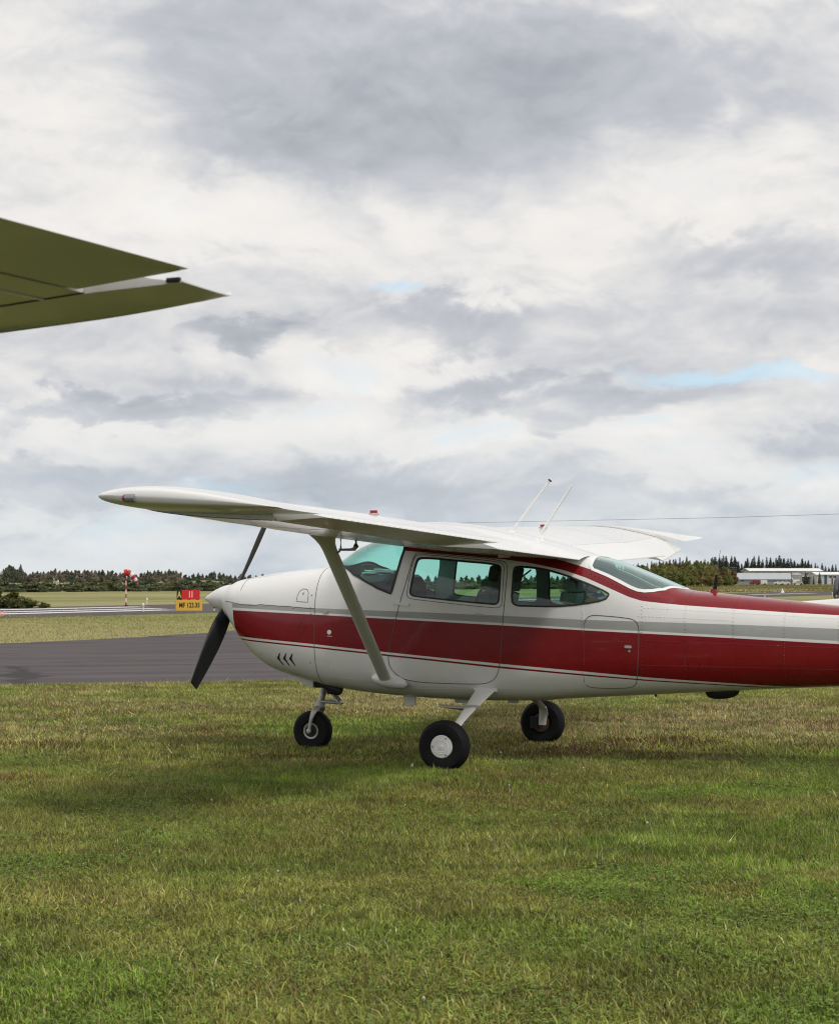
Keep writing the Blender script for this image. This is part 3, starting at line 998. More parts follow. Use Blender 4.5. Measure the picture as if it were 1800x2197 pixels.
# ------------------------------------------------------------------ wing
def naca(xc, upper):
    t, mm, p = 0.12, 0.02, 0.4
    yt = 5 * t * (0.2969 * math.sqrt(max(xc, 0)) - 0.1260 * xc - 0.3516 * xc**2 + 0.2843 * xc**3 - 0.1030 * xc**4)
    yc = mm / p**2 * (2 * p * xc - xc * xc) if xc < p else mm / (1 - p)**2 * ((1 - 2 * p) + 2 * p * xc - xc * xc)
    return yc + yt if upper else yc - yt

WS = [(0.0, -.83, 1.868, .885, 1.650), (0.55, -.83, 1.872, .885, 1.655), (2.6, -.83, 1.925, .862, 1.710), (4.95, -.748, 1.984, .52, 1.835)]
def wsec(y):
    ys = [w[0] for w in WS]
    return [float(np.interp(y, ys, [w[k] for w in WS])) for k in range(1, 5)]

def wpt(y, xc, zc_, s):
    xl, zl, xt, zt = wsec(y)
    c = math.hypot(xt - xl, zt - zl)
    dx, dz = (xt - xl) / c, (zt - zl) / c
    rise = 0.011 * max(0.0, y - 0.5) * (1.0 - 0.35 * xc) if s > 0 else 0.0      # stands a little right wing high
    return Vector((xl + dx * xc * c - dz * zc_ * c * 1, s * y, zl + dz * xc * c + dx * zc_ * c + rise))

def foil_ring(y, s, x1, n=26, x0=0.0):
    """closed ring: upper from x1 to the nose, lower back to x1"""
    tt = [0.5 * (1 - math.cos(math.pi * i / n)) for i in range(n + 1)]
    up = [wpt(y, x0 + (x1 - x0) * t, naca(x0 + (x1 - x0) * t, True), s) for t in reversed(tt)]
    lo = [wpt(y, x0 + (x1 - x0) * t, naca(x0 + (x1 - x0) * t, False), s) for t in tt[1:]]
    return up + lo

HF, HA = 0.735, 0.745                      # hinge fractions
def control_ring(y, s, h, nose=0.012):
    n = 10
    xs = [h + .006 + (1 - h - .006) * i / n for i in range(n + 1)]
    up = [wpt(y, x, naca(x, True), s) for x in reversed(xs)]
    lo = [wpt(y, x, naca(x, False), s) for x in xs]
    mid = wpt(y, h - nose, (naca(h, True) + naca(h, False)) / 2 + .006, s)
    return up + [mid] + lo[:-1] + [wpt(y, 1.0, naca(1.0, False) - .001, s)]

def wing_half(s, ail_deg):
    nm = 'wing'
    mb = MB()
    ys = list(np.linspace(0.55, 2.595, 12))
    mb.loft([foil_ring(y, s, HF) for y in ys])
    w = mb.build('wing_panel', 'white_wing', AC, smooth=0.7)
    mb = MB()
    mb.loft([foil_ring(y, s, HA) for y in np.linspace(2.605, 4.95, 12)])
    o = mb.build('outer_wing_panel', 'white_wing', AC, smooth=0.7)
    # chordwise lap seams with rivets on the outer panel and along the tip
    for y, par, hh in ((1.25, w, HF), (1.95, w, HF), (3.3, o, HA), (4.1, o, HA)):
        for upper in (True, False):
            pts = [wpt(y, x, naca(x, upper), s) for x in np.linspace(0.02, hh - .01, 30)]
            nr_ = [Vector((0, 0, 1 if upper else -1))] * 30
            sm = MB(); sm.ribbon(pts, nr_, 0.006, 0.0012)
            sm.build('skin_lap', 'white_wing', par)
    # flap and aileron
    mb = MB(); mb.loft([control_ring(y, s, HF) for y in np.linspace(0.56, 2.585, 14)])
    fl = mb.build('flap', 'ribbed_white', AC, smooth=0.7)
    mb = MB(); mb.loft([control_ring(y, s, HA) for y in np.linspace(2.62, 4.93, 14)])
    al = mb.build('aileron', 'ribbed_white', AC, smooth=0.7)
    h0, h1 = wpt(2.62, HA, naca(HA, True), s), wpt(4.93, HA, naca(HA, True), s)
    rot = Matrix.Translation(h0) @ Matrix.Rotation(R(ail_deg) * s, 4, (h1 - h0).normalized()) @ Matrix.Translation(-h0)
    al.data.transform(rot)
    # bead ends seen as small dark nicks along the trailing edges
    for par, ya, yb, tr in ((fl, .60, 2.56, None), (al, 2.66, 4.9, rot)):
        nk = MB()
        for y in np.arange(ya, yb, 0.075):
            p = wpt(y, 0.996, naca(.996, True), s) + Vector((0, 0, .002))
            if tr is not None: p = tr @ p
            nk.box(p, (.010, .013, .004))
        nk.build('trailing_edge_beads', 'white_trim', par, kind='stuff')
    # moulded tip: lower side sweeps up to the upper edge, drawn out to a point aft
    tip = MB(); rings = []
    n = 26
    for k in range(13):
        u = k / 12
        q = math.sqrt(max(0.0, 1 - u**2.2))
        y = 4.955 + 0.53 * math.sin(u * H)
        base_le, base_te = wpt(4.955, 0, 0, s), wpt(4.955, 1, 0, s)
        xl = base_le.x - .008 * u + .14 * u**6
        xt = base_te.x + (0.10 if s > 0 else -0.04) * u**1.2
        zl = base_le.z + .012 * u
        zt_ = base_te.z + 0.05 + ((0.055 if s > 0 else 0.022) * u**1.1)
        c = xt - xl
        tt = [0.5 * (1 - math.cos(math.pi * i / n)) for i in range(n + 1)]
        thick = c * max(q, .04)
        def pt(t, upper):
            zc_ = naca(t, upper)
            zu = naca(t, True)
            zm = naca(t, False) + (zu - naca(t, False)) * .42       # both sides round in to a line below the middle
            f = zm + (zc_ - zm) * (thick / c)
            return Vector((xl + c * t, s * y, zl + (zt_ - zl) * t + f * c * 1.0))
        rings.append([pt(t, True) for t in reversed(tt)] + [pt(t, False) for t in tt[1:]])
    tip.loft(rings)
    tp = tip.build('wing_tip', 'white_paint', AC, smooth=0.9)
    for upper in (True, False):
        pts = [wpt(4.952, x, naca(x, upper), s) + Vector((0, 0, .0005 if upper else -.0005)) for x in np.linspace(0.03, HA, 40)]
        sm = MB(); sm.ribbon(pts, [Vector((0, 0, 1 if upper else -1))] * 40, 0.008, 0.001)
        sm.build('tip_seam', 'seam', tp)
    # position lamp on the tip
    nav = MB()
    nav.lathe([(0.0, .026), (.062, .026), (.064, .024)], (-.522, s * 5.474, 1.976), 'x', 20)
    lamp = nav.build('position_lamp', 'grey_lamp', tp, smooth=0.7)
    ln = MB()
    ln.lathe([(0.0, .026), (-.012, .023), (-.022, .014), (-.027, .006), (-.034, .005), (-.036, .001)], (-.522, s * 5.474, 1.976), 'x', 20)
    ln.build('lens', 'red_lens', lamp, smooth=0.7)
    # fuel cap with red tag
    fc = MB(); p = wpt(2.2, .33, naca(.33, True), s)
    fc.lathe([(0, .04), (.012, .04), (.016, .03)], p, 'z', 20); cap = fc.build('fuel_cap', 'cast_metal', w, smooth=.7)
    fc = MB(); fc.box(p + Vector((0, 0, .026)), (.055, .02, .022)); fc.build('cap_tab', 'red_plastic', cap, bevel=.004)
    # hinge arms under the wing
    for y in (1.0, 2.3):
        hb = MB(); q = wpt(y, HF - .02, naca(HF, False), s)
        hb.box(q + Vector((0, 0, -.012)), (.10, .012, .03)); hb.build('flap_hinge', 'cast_metal', w, bevel=.003)
    # lift strut
    A, B = Vector((-.805, s * .56, .64)), Vector((-.565, s * 2.46, 1.845))
    def strut_ring(p, ch, th):
        return [p + Vector((ch * (math.cos(t) * .5 + .04 * math.cos(2 * t)), 0, 0)) + (B - A).cross(Vector((1, 0, 0))).normalized() * (th * .5 * math.sin(t)) for t in np.linspace(0, 2 * math.pi, 25)[:-1]]
    st = MB()
    st.loft([strut_ring(A.lerp(B, f), c, th) for f, c, th in ((0, .112, .05), (.05, .112, .05), (.5, .117, .05), (.86, .118, .05), (.90, .12, .052), (.935, .135, .06), (.97, .175, .075), (.995, .225, .09), (1.015, .26, .10))])
    sto = st.build('lift_strut', 'white_paint', AC, smooth=0.9)
    cf = MB()
    rings = []
    for u in np.linspace(-1, 1, 15):
        q = math.sqrt(max(0.0, 1 - u * u)) + 1e-3
        cx = -.79 + .155 * u + (.02 if u > 0 else 0)
        rings.append([Vector((cx, s * (.535 + .075 * q * math.cos(t)), .640 - .028 * u + .060 * q * math.sin(t))) for t in np.linspace(0, 2 * math.pi, 19)[:-1]])
    cf.loft(rings); cf.build('strut_fairing', 'white_paint', sto, smooth=0.9)
    return w

wing_left = wing_half(-1, -6.0)
wing_half(1, 7.0)
cs = MB()
cs.loft([foil_ring(y, 1, 0.999) for y in np.linspace(-.55, .55, 12)] if False else
        [[Vector((p.x, yy, p.z + .038 * (1 - (abs(yy) / .552)**3))) for p in foil_ring(0.5, 1, 0.999)] for yy in np.linspace(-.552, .552, 13)])
csec = cs.build('centre_section', 'white_wing', AC, smooth=0.7)

# left wing only: pitot mast and vent pipe below the panel
zl_ = 1.80
pm = MB()
pm.tube([(-.405, -2.18, zl_ + .02), (-.405, -2.18, zl_ - .055), (-.42, -2.18, zl_ - .075), (-.45, -2.18, zl_ - .080), (-.545, -2.18, zl_ - .080)], [.030, .022, .016, .010, .009], 12)
pm.build('pitot_mast', 'cast_metal', wing_left, smooth=0.8)
vp = MB()
vp.tube([(-.505, -2.24, zl_ + .02), (-.505, -2.24, zl_ - .075), (-.515, -2.24, zl_ - .095), (-.545, -2.24, zl_ - .105)], .008, 8)
vp.build('vent_pipe', 'metal', wing_left, smooth=0.8)

# roof aerials
def whip(name, b, t, r0, r1, material, parent, tipmat=None):
    mb = MB(); mb.tube([b, Vector(b).lerp(Vector(t), .5), t], [r0, (r0 + r1) / 2, r1], 8)
    o = mb.build(name, material, parent, smooth=.8)
    if tipmat:
        e = MB(); e.tube([Vector(b).lerp(Vector(t), .985), Vector(b).lerp(Vector(t), 1.004)], r1 * 1.8, 8); e.build('aerial_tip', tipmat, o)
    return o
for (b, t), tm in (((Vector((.105, .10, 1.915)), Vector((.445, .10, 2.345))), 'black_matte'), ((Vector((.415, -.12, 1.865)), Vector((.70, -.12, 2.285))), None)):
    wh = whip('whip_aerial', b, t, .0125, .0100, 'antenna_white', AC, tm)
    f = MB()
    f.loft([[b + Vector((dx, dy, dz)) for dx, dy in ((-l, -w_), (l * .9, -w_), (l * .9, w_), (-l, w_))] for dz, l, w_ in ((-.075, .062, .028), (-.068, .060, .025), (-.03, .034, .016), (.015, .014, .010))])
    f.build('aerial_base', 'antenna_white', wh, bevel=.003)
ms = MB(); ms.tube([(-.40, 0.02, 1.91), (-.40, 0.02, 1.985)], .007, 8)
mast = ms.build('wire_mast', 'antenna_white', AC)
wr = MB(); wr.tube([(-.40, .02, 1.984), (2.0, .01, 2.004), (4.95, 0, 2.062)], .0014, 5)
wr.build('aerial_wire', 'wire', mast)
dm = MB(); dm.lathe([(0, .055), (.012, .052), (.024, .036), (.029, .012), (.030, .001)], (-.50, .05, 1.945), 'z', 20)
dm.build('dome_aerial', 'antenna_white', AC, smooth=.9)
ra = MB()
rr = []
for z, l, w_ in ((1.33, .035, .012), (1.37, .030, .011), (1.40, .022, .009), (1.50, .017, .008), (1.535, .012, .007)):
    xo = 1.872 + (z - 1.33) * .10
    rr.append([Vector((xo + dx * l * .8, dy * w_, z)) for dx, dy in ((-1, 0), (-.5, -1), (.6, -1), (1, 0), (.6, 1), (-.5, 1))])
ra.loft(rr)
blade_aerial = ra.build('blade_aerial', 'black_gloss', AC)
whip('whip', Vector((1.891, 0, 1.53)), Vector((1.928, 0, 1.735)), .0035, .0018, 'wire', blade_aerial)
foot = MB(); foot.loft([[Vector((1.872 + dx * l, dy * w_, z)) for dx, dy in ((-1, 0), (-.5, -1), (.6, -1), (1, 0), (.6, 1), (-.5, 1))] for z, l, w_ in ((1.365, .036, .016), (1.415, .026, .012))])
foot.build('aerial_foot', 'red_plastic', blade_aerial)

# tail: dorsal fillet, fin, rudder, stabilisers
fn = MB()
def fin_ring(z, x0, x1, th):
    return [Vector((x0 + (x1 - x0) * .5 * (1 - math.cos(t)), th * math.sin(t) * (1 - .3 * math.cos(t)), z)) for t in np.linspace(0, 2 * math.pi, 29)[:-1]]
fn.loft([fin_ring(z, x0, x1, th) for z, x0, x1, th in ((1.06, 4.05, 5.0, .05), (1.35, 4.28, 5.05, .048), (1.75, 4.58, 5.15, .042), (2.15, 4.86, 5.26, .034), (2.22, 4.95, 5.28, .02))])
fin = fn.build('tail_fin', 'white_paint', AC, smooth=.9)
df = MB()
df.loft([[Vector((x, -w_, zb)), Vector((x, -w_ * .45, zt * .7 + zb * .3)), Vector((x, 0, zt)), Vector((x, w_ * .45, zt * .7 + zb * .3)), Vector((x, w_, zb))] for x, w_, zb, zt in
         ((2.42, .010, 1.303, 1.306), (2.60, .035, 1.296, 1.318), (2.88, .05, 1.278, 1.341), (3.3, .055, 1.232, 1.38), (3.8, .055, 1.185, 1.42), (4.3, .05, 1.14, 1.50))], cap=True)
df.build('dorsal_fin', 'white_paint', fin, smooth=.5)
rd_ = MB(); rd_.loft([fin_ring(z, x0, x1, th) for z, x0, x1, th in ((.98, 5.06, 5.42, .035), (1.5, 5.13, 5.52, .03), (2.15, 5.275, 5.60, .024), (2.24, 5.30, 5.58, .012))])
rd_.build('rudder', 'white_paint', AC, smooth=.9)
for s in (-1, 1):
    sb = MB()
    sb.loft([[Vector((x0 + (x1 - x0) * .5 * (1 - math.cos(t)), s * y, 1.10 + th * math.sin(t) * (1 - .3 * math.cos(t)))) for t in np.linspace(0, 2 * math.pi, 25)[:-1]] for y, x0, x1, th in
             ((.05, 4.10, 4.78, .05), (1.0, 4.26, 4.80, .042), (1.6, 4.38, 4.82, .034), (1.72, 4.46, 4.80, .02))])
    sb.build('stabiliser', 'white_paint', AC, smooth=.9)
    eb = MB()
    eb.loft([[Vector((x0 + (x1 - x0) * .5 * (1 - math.cos(t)), s * y, 1.10 + th * math.sin(t) * (1 - .5 * math.cos(t)))) for t in np.linspace(0, 2 * math.pi, 21)[:-1]] for y, x0, x1, th in
             ((.09, 4.795, 5.18, .038), (1.0, 4.815, 5.15, .032), (1.66, 4.83, 5.12, .026))])
    eb.build('elevator', 'ribbed_white', AC, smooth=.9)
pod = MB()
rings = []
for u in np.linspace(-1, 1, 15):
    q = math.sqrt(max(0.0, 1 - abs(u)**2.4)) + 1e-3
    rings.append([Vector((1.94 + .145 * u, .085 * q * math.cos(t), .578 + .012 * u + (.062 if math.sin(t) < 0 else .03) * q * math.sin(t))) for t in np.linspace(0, 2 * math.pi, 19)[:-1]])
pod.loft(rings); pod.build('belly_pod', 'black_matte', AC, smooth=.9)
for x0, l, d in ((-.73, .055, .072), (-.275, .10, .04), (.16, .05, .03)):
    pl = MB()
    yy = -.18 if x0 < -.5 else -.05
    z0 = .485 if x0 < -.5 else .475
    pl.loft([[Vector((x0 + dx * l * k, yy + dy * .012, z0 + dz)) for dx, dy in ((-1, -1), (1, -1), (1, 1), (-1, 1))] for dz, k in ((.02, 1.0), (-d * .6, .92), (-d, .80))])
    pl.build('belly_fin', 'fuselage_paint', AC, bevel=.004)
dp = MB(); dp.tube([(-1.07, -.2, .52), (-1.072, -.2, .455)], .004, 6); dp.build('drain_pipe', 'metal', AC)
wp = MB(); wp.tube([(1.40, -.1, .55), (1.41, -.1, .53)], .010, 6); wp.build('belly_stub', 'black_matte', AC)

# ------------------------------------------------------------------ undercarriage
def tyre_prof(rr_, w, rim):
    """(axial, radius) closed-ish profile from inner bead round the tread to the outer bead"""
    out = []
    for t in np.linspace(-math.pi * .98, math.pi * 0 + 0, 1): pass
    prof = [(-w * .34, rim), (-w * .44, rim + .012), (-w * .50, rim + (rr_ - rim) * .45), (-w * .47, rim + (rr_ - rim) * .75), (-w * .39, rr_ - .016), (-w * .30, rr_ - .005),
            (-w * .235, rr_ - .001), (-w * .225, rr_ - .006), (-w * .205, rr_ - .006), (-w * .195, rr_ + .0), (-w * .03, rr_ + .001), (-w * .02, rr_ - .005), (w * .02, rr_ - .005), (w * .03, rr_ + .001),
            (w * .195, rr_), (w * .205, rr_ - .006), (w * .225, rr_ - .006), (w * .235, rr_ - .001), (w * .30, rr_ - .005), (w * .39, rr_ - .016), (w * .47, rim + (rr_ - rim) * .75),
            (w * .50, rim + (rr_ - rim) * .45), (w * .44, rim + .012), (w * .34, rim)]
    return prof
def main_gear(s):
    g = empty('main_gear'); g.parent = AC
    hub = Vector((0.0, s * 1.335, .182))
    ty = MB(); ty.lathe(tyre_prof(.203, .165, .088), hub, 'y', 56)
    # flatten where the weight sits
    ty.v = [(x, y, max(z, -.006) if z < .0 else z) for x, y, z in ty.v]
    wheel = empty('wheel'); wheel.parent = g
    ty.build('tyre', 'tyre', wheel, smooth=.5)
    rm = MB(); rm.lathe([(-.058, .06), (-.060, .086), (-.045, .091), (.045, .091), (.060, .086), (.058, .06), (.02, .03)], hub, 'y', 40)
    rm.build('rim', 'cast_metal' if s < 0 else 'brake_rust', wheel, smooth=.6)
    cp = MB()
    o = s
    cp.lathe([(o * .058, .092), (o * .070, .090), (o * .074, .084), (o * .074, .062), (o * .078, .058), (o * .074, .052), (o * .078, .044), (o * .074, .036), (o * .078, .028), (o * .076, .018), (o * .084, .014), (o * .085, .002)], hub, 'y', 44)
    c = cp.build('hub_cap', 'white_trim', wheel, smooth=.45)
    for k in range(3):
        t = 2 * math.pi * k / 3 + 2.62
        sc = MB(); sc.lathe([(o * .0735, .006), (o * .079, .005)], hub + Vector((.074 * math.sin(t), 0, .074 * math.cos(t))), 'y', 8)
        sc.build('screw', 'seam', c)
    # tapered spring leg
    lg = MB()
    P = [(.40, .60, -.045, .150), (.50, .567, -.032, .138), (.66, .513, -.020, .120), (.85, .448, -.004, .102), (1.0, .397, .006, .092), (1.13, .350, .012, .084), (1.19, .315, .010, .078), (1.225, .26, .000, .072), (1.235, .20, -.01, .065), (1.236, .165, -.012, .06)]
    rings = []
    for i, (y, z, xa, xb) in enumerate(P):
        a, b = P[max(i - 1, 0)], P[min(i + 1, len(P) - 1)]
        d = Vector((0, b[0] - a[0], b[1] - a[1])).normalized()
        n_ = Vector((0, -d.z, d.y)) * .010
        rings.append([Vector((xx, s * (y + n_.y * k), z + n_.z * k)) for xx, k in ((xa, 0), (xa + .012, -1), (xb - .012, -1), (xb, 0), (xb - .012, 1), (xa + .012, 1))])
    lg.loft(rings); lg.build('spring_leg', 'white_paint', g, smooth=.7)
    cuff = MB(); cuff.box((.055, s * .475, .583), (.205, .022, .030), Matrix.Rotation(R(3), 3, 'Y')); cuff.build('leg_cuff', 'white_paint', g, bevel=.004)
    br = MB(); br.lathe([(-s * .062, .001), (-s * .062, .075), (-s * .072, .080), (-s * .082, .078), (-s * .084, .001)], hub, 'y', 26)
    br.build('brake_disc', 'brake_rust', g, smooth=.6)
    cal = MB(); cal.box(hub + Vector((-.055, -s * .085, .005)), (.07, .05, .11)); cal.build('brake_caliper', 'black_matte', g, bevel=.008)
    ln_ = MB(); ln_.tube([(.10, s * 1.10, .34), (.085, s * 1.18, .31), (.075, s * 1.235, .26), (.055, s * 1.25, .20), (.0, s * 1.255, .20)], .006, 8); ln_.build('brake_line', 'antenna_white' if s > 0 else 'seam', g, smooth=.8)
    stp = MB()
    stp.loft([[Vector((x, s * (.72 + dy), .462 + dz - (x + .23) * .03)) for dy, dz in ((0, 0), (.17 * k, 0), (.17 * k, -.008), (0, -.008 - .04 * q))] for x, k, q in ((-.235, .85, 0), (-.20, 1, .05), (.0, 1, .8), (.09, .8, .4))])
    if s < 0: stp.build('boarding_step', 'cast_metal', g, bevel=.002)
    if s < 0:
        bd_ = MB(); bd_.box((.045, s * .83, .452), (.125, .05, .030), Matrix.Rotation(R(18 * -s), 3, 'X')); bd_.build('step_clamp', 'cast_metal', g, bevel=.004)
    return g
main_gear(-1); main_gear(1)

ng = empty('nose_gear'); ng.parent = AC
hub = Vector((-1.718, 0.0, .158))
wheel = empty('wheel'); wheel.parent = ng
ty = MB(); ty.lathe(tyre_prof(.176, .135, .072), hub, 'y', 52)
ty.v = [(x, y, max(z, -.006) if z < 0 else z) for x, y, z in ty.v]
ty.build('tyre', 'tyre', wheel, smooth=.5)
rm = MB(); rm.lathe([(-.046, .055), (-.050, .070), (-.044, .076), (.044, .076), (.050, .070), (.046, .055), (.030, .045), (.030, .022), (-.030, .022), (-.030, .045)], hub, 'y', 36)
rm.build('rim', 'cast_metal', wheel, smooth=.6)
for s in (-1, 1):
    hd = MB(); hd.lathe([(s * .0465, .056), (s * .0475, .050), (s * .047, .02), (s * .047, .001)], hub, 'y', 30); hd.build('rim_well', 'black_matte', wheel, smooth=.6)
ax_ = MB(); ax_.tube([hub + Vector((0, -.10, 0)), hub + Vector((0, .10, 0))], .016, 12); ax_.build('axle', 'metal', ng, smooth=.8)
fk = MB()
for s in (-1, 1):
    P = [((-1.718, s * .088, .158), .018, .010), ((-1.710, s * .090, .20), .015, .010), ((-1.694, s * .090, .27), .019, .011), ((-1.672, s * .084, .33), .028, .013), ((-1.655, s * .05, .365), .036, .018), ((-1.648, 0, .378), .036, .022)]
    rings = []
    for p, hx_, hy_ in P:
        rings.append([Vector(p) + Vector((hx_ * math.cos(t), hy_ * math.sin(t), hx_ * .25 * math.sin(t))) for t in np.linspace(0, 2 * math.pi, 13)[:-1]])
    fk.loft(rings)
fk.build('fork', 'cast_metal', ng, smooth=.8)
for s in (-1, 1):
    bs = MB(); bs.lathe([(s * .076, .021), (s * .103, .021), (s * .106, .015)], hub, 'y', 20); bs.build('axle_boss', 'cast_metal', ng, smooth=.6)
ol = MB(); ol.tube([(-1.655, 0, .36), (-1.628, 0, .46), (-1.60, 0, .60)], [.030, .027, .032], 16); ol.build('oleo_strut', 'metal', ng, smooth=.8)
cl = MB(); cl.tube([(-1.650, 0, .375), (-1.640, 0, .425)], [.042, .038], 16); cl.build('collar', 'cast_metal', ng, smooth=.6)
for a, b, r_ in (((-1.635, 0, .42), (-1.455, 0, .408), .014), ((-1.455, 0, .41), (-1.575, 0, .545), .013)):
    for s in (-1, 1):
        sl = MB(); sl.tube([Vector(a) + Vector((0, s * .035, 0)), Vector(b) + Vector((0, s * .014, 0))], r_, 8); sl.build('torque_link', 'cast_metal', ng, smooth=.8)
kb = MB(); kb.tube([(-1.455, -.035, .409), (-1.455, .035, .409)], .018, 10); kb.build('link_pivot', 'metal', ng, smooth=.8)
sd_ = MB(); sd_.tube([(-1.53, -.10, .525), (-1.42, -.10, .515)], .035, 12); sd_.build('shimmy_damper', 'black_matte', ng, smooth=.8)
ex = MB(); ex.tube([(-1.50, -.20, .57), (-1.43, -.20, .545), (-1.36, -.20, .525)], [.035, .033, .033], 14); ex.build('exhaust_pipe', 'black_matte', AC, smooth=.8)
cf = MB()
cf.loft([[Vector((x, -w_, z0)), Vector((x, -w_, z1)), Vector((x, w_, z1)), Vector((x, w_, z0))] for x, w_, z0, z1 in ((-1.93, .20, .672, .69), (-1.80, .19, .607, .66), (-1.66, .17, .548, .63), (-1.645, .165, .545, .62))])
cf.build('cowl_flap', 'white_paint', cowl, bevel=.006)
dk = MB(); dk.box((-1.60, 0, .578), (.14, .26, .07)); dk.build('gear_tunnel_shade', 'black_matte', cowl, bevel=.02)  # solid black block painted as the shade inside the nose-gear opening

# ------------------------------------------------------------------ cabin fittings
fl = MB(); fl.box((-.05, 0, .67), (2.3, .76, .04)); fl.build('cabin_floor', 'seat_dark', AC)
da = MB()
da.loft([[Vector((x, -w_, z0)), Vector((x, -w_, z1 - .06)), Vector((x, -w_ * .75, z1)), Vector((x, w_ * .75, z1)), Vector((x, w_, z1 - .06)), Vector((x, w_, z0))] for x, w_, z0, z1 in ((-1.37, .42, 1.05, 1.50), (-1.1, .48, 1.05, 1.525), (-.86, .49, 1.20, 1.54), (-.83, .49, 1.2, 1.52), (-.88, .49, .95, 1.45))])
dash = da.build('instrument_panel', 'dash_black', AC, smooth=.6)
for y in (-.22, .22):
    yk = MB(); yk.tube([(-.88, y, 1.33), (-.70, y, 1.345)], .014, 8); yk.tube([(-.70, y - .13, 1.42), (-.70, y - .14, 1.36), (-.70, y - .07, 1.335), (-.70, y + .07, 1.335), (-.70, y + .14, 1.36), (-.70, y + .13, 1.42)], .014, 8)
    yk.build('control_yoke', 'black_matte', dash, smooth=.8)
def seat(x, y, w_, rec, material='seat_fabric'):
    t = empty('seat'); t.parent = AC
    c = MB(); c.box((x, y, .93), (.46, w_, .14)); c.build('cushion', material, t, bevel=.04, bseg=3, smooth=.8)
    b = MB()
    for k in range(5):
        z0 = 1.0 + k * .10
        b.box((x + .25 + rec * (z0 - 1.0), y, z0 + .045), (.10, w_ * (1 - .03 * k), .094), Matrix.Rotation(math.atan(rec), 3, 'Y'))
    b.build('backrest', material, t, bevel=.022, bseg=2, smooth=.8)
    h = MB(); h.box((x + .25 + rec * .60, y, 1.545), (.09, .25 if w_ < .6 else .0001, .13), Matrix.Rotation(math.atan(rec), 3, 'Y'))
    if w_ < .6: h.build('headrest', 'seat_dark', t, bevel=.035, bseg=3, smooth=.8)
    p = MB(); p.box((x, y, .74), (.34, w_ * .7, .26)); p.build('pedestal', 'seat_dark', t, bevel=.01)
    return t
seat(-.30, -.235, .41, .22); seat(-.30, .235, .41, .22)
seat(.42, -.235, .42, .20); seat(.42, .235, .42, .20)
for s in (-1, 1):
    for x0 in (-.1, .72):
        bl_ = MB()
        pts = [Vector((x0 + (.28 if x0 < 0 else .10), s * .40, 1.58 if x0 < 0 else 1.50)), Vector((x0 + .06, s * .33, 1.40)), Vector((x0 - .10, s * .16, 1.12))]
        bl_.ribbon(pts, [Vector((-.6, 0, .8)).normalized()] * 3, .05, .003); bl_.build('shoulder_belt', 'belt', AC)
# ================================================================== second aircraft, close by on the left; only its right wing tip shows
AC2 = empty('light_aircraft', (2.064, -16.854, 0), -0.0712, label='olive-shaded wing tip of a nearer aircraft overhead at upper left', cat='aircraft')
K2 = 1.08
AC2.scale = (K2, K2, K2)
for ch in list(AC.children):
    nm = ch.name.split('.')[0]
    far_side = ch.type == 'MESH' and nm in ('wing_panel', 'outer_wing_panel', 'flap', 'aileron', 'wing_tip', 'lift_strut') and sum(v.co.y for v in ch.data.vertices) > 0
    if far_side or nm in ('wire_mast',): continue
    copy_tree(ch, AC2)

def w2_profile(n=14):
    """unit profile: list of (t 0..1 from nose to hinge, lower z, upper z) relative heights"""
    return [0.5 * (1 - math.cos(math.pi * i / n)) for i in range(n + 1)]
W2_LOW = [(-.80, 2.235), (-.74, 2.185), (-.60, 2.158), (-.35, 2.150), (0.0, 2.160), (.25, 2.178), (.57, 2.188)]
W2_TOP = [(-.80, 2.235), (-.74, 2.285), (-.60, 2.318), (-.35, 2.335), (0.0, 2.315), (.25, 2.272), (.57, 2.190)]
def w2z(tab, x, y):
    # gentle upward slope outboard, fuller chord inboard
    return float(np.interp(x, [q[0] for q in tab], [q[1] for q in tab])) - 0.008 * (5.42 - y) - 0.05 * max(0.0, 4.0 - y)
def w2_ring(y, x0, x1, n=16, lift=None):
    xs = [x0 + (x1 - x0) * 0.5 * (1 - math.cos(math.pi * i / n)) for i in range(n + 1)]
    up = [Vector((x, y, w2z(W2_TOP, x, y))) for x in reversed(xs)]
    lo = [Vector((x, y, w2z(W2_LOW, x, y))) for x in xs[(1 if x0 < -.7 else 0):]]
    r = up + lo
    return [p / K2 for p in r]
mb = MB(); mb.loft([w2_ring(y, -.80, .245) for y in np.linspace(.62, 5.485, 16)])
w2 = mb.build('outer_wing_panel', 'white_wing', AC2, smooth=.7)
for y in (4.55, 4.80, 5.05, 5.30):           # pressed stiffeners under the skin
    sb = MB()
    pts = [Vector((x, y, w2z(W2_LOW, x, y) - .001)) / K2 for x in np.linspace(-.55, .10, 14)]
    sb.ribbon(pts, [Vector((0, 0, -1))] * 14, 0.018, 0.003)
    sb.build('skin_stiffener', 'white_wing', w2, smooth=.5)
sp_ = MB()
pts = [Vector((.125, y, w2z(W2_LOW, .125, y) - .0005)) / K2 for y in np.linspace(.7, 5.5, 30)]
sp_.ribbon(pts, [Vector((0, 0, -1))] * 30, 0.012, 0.002)
sp_.build('skin_lap', 'white_wing', w2)
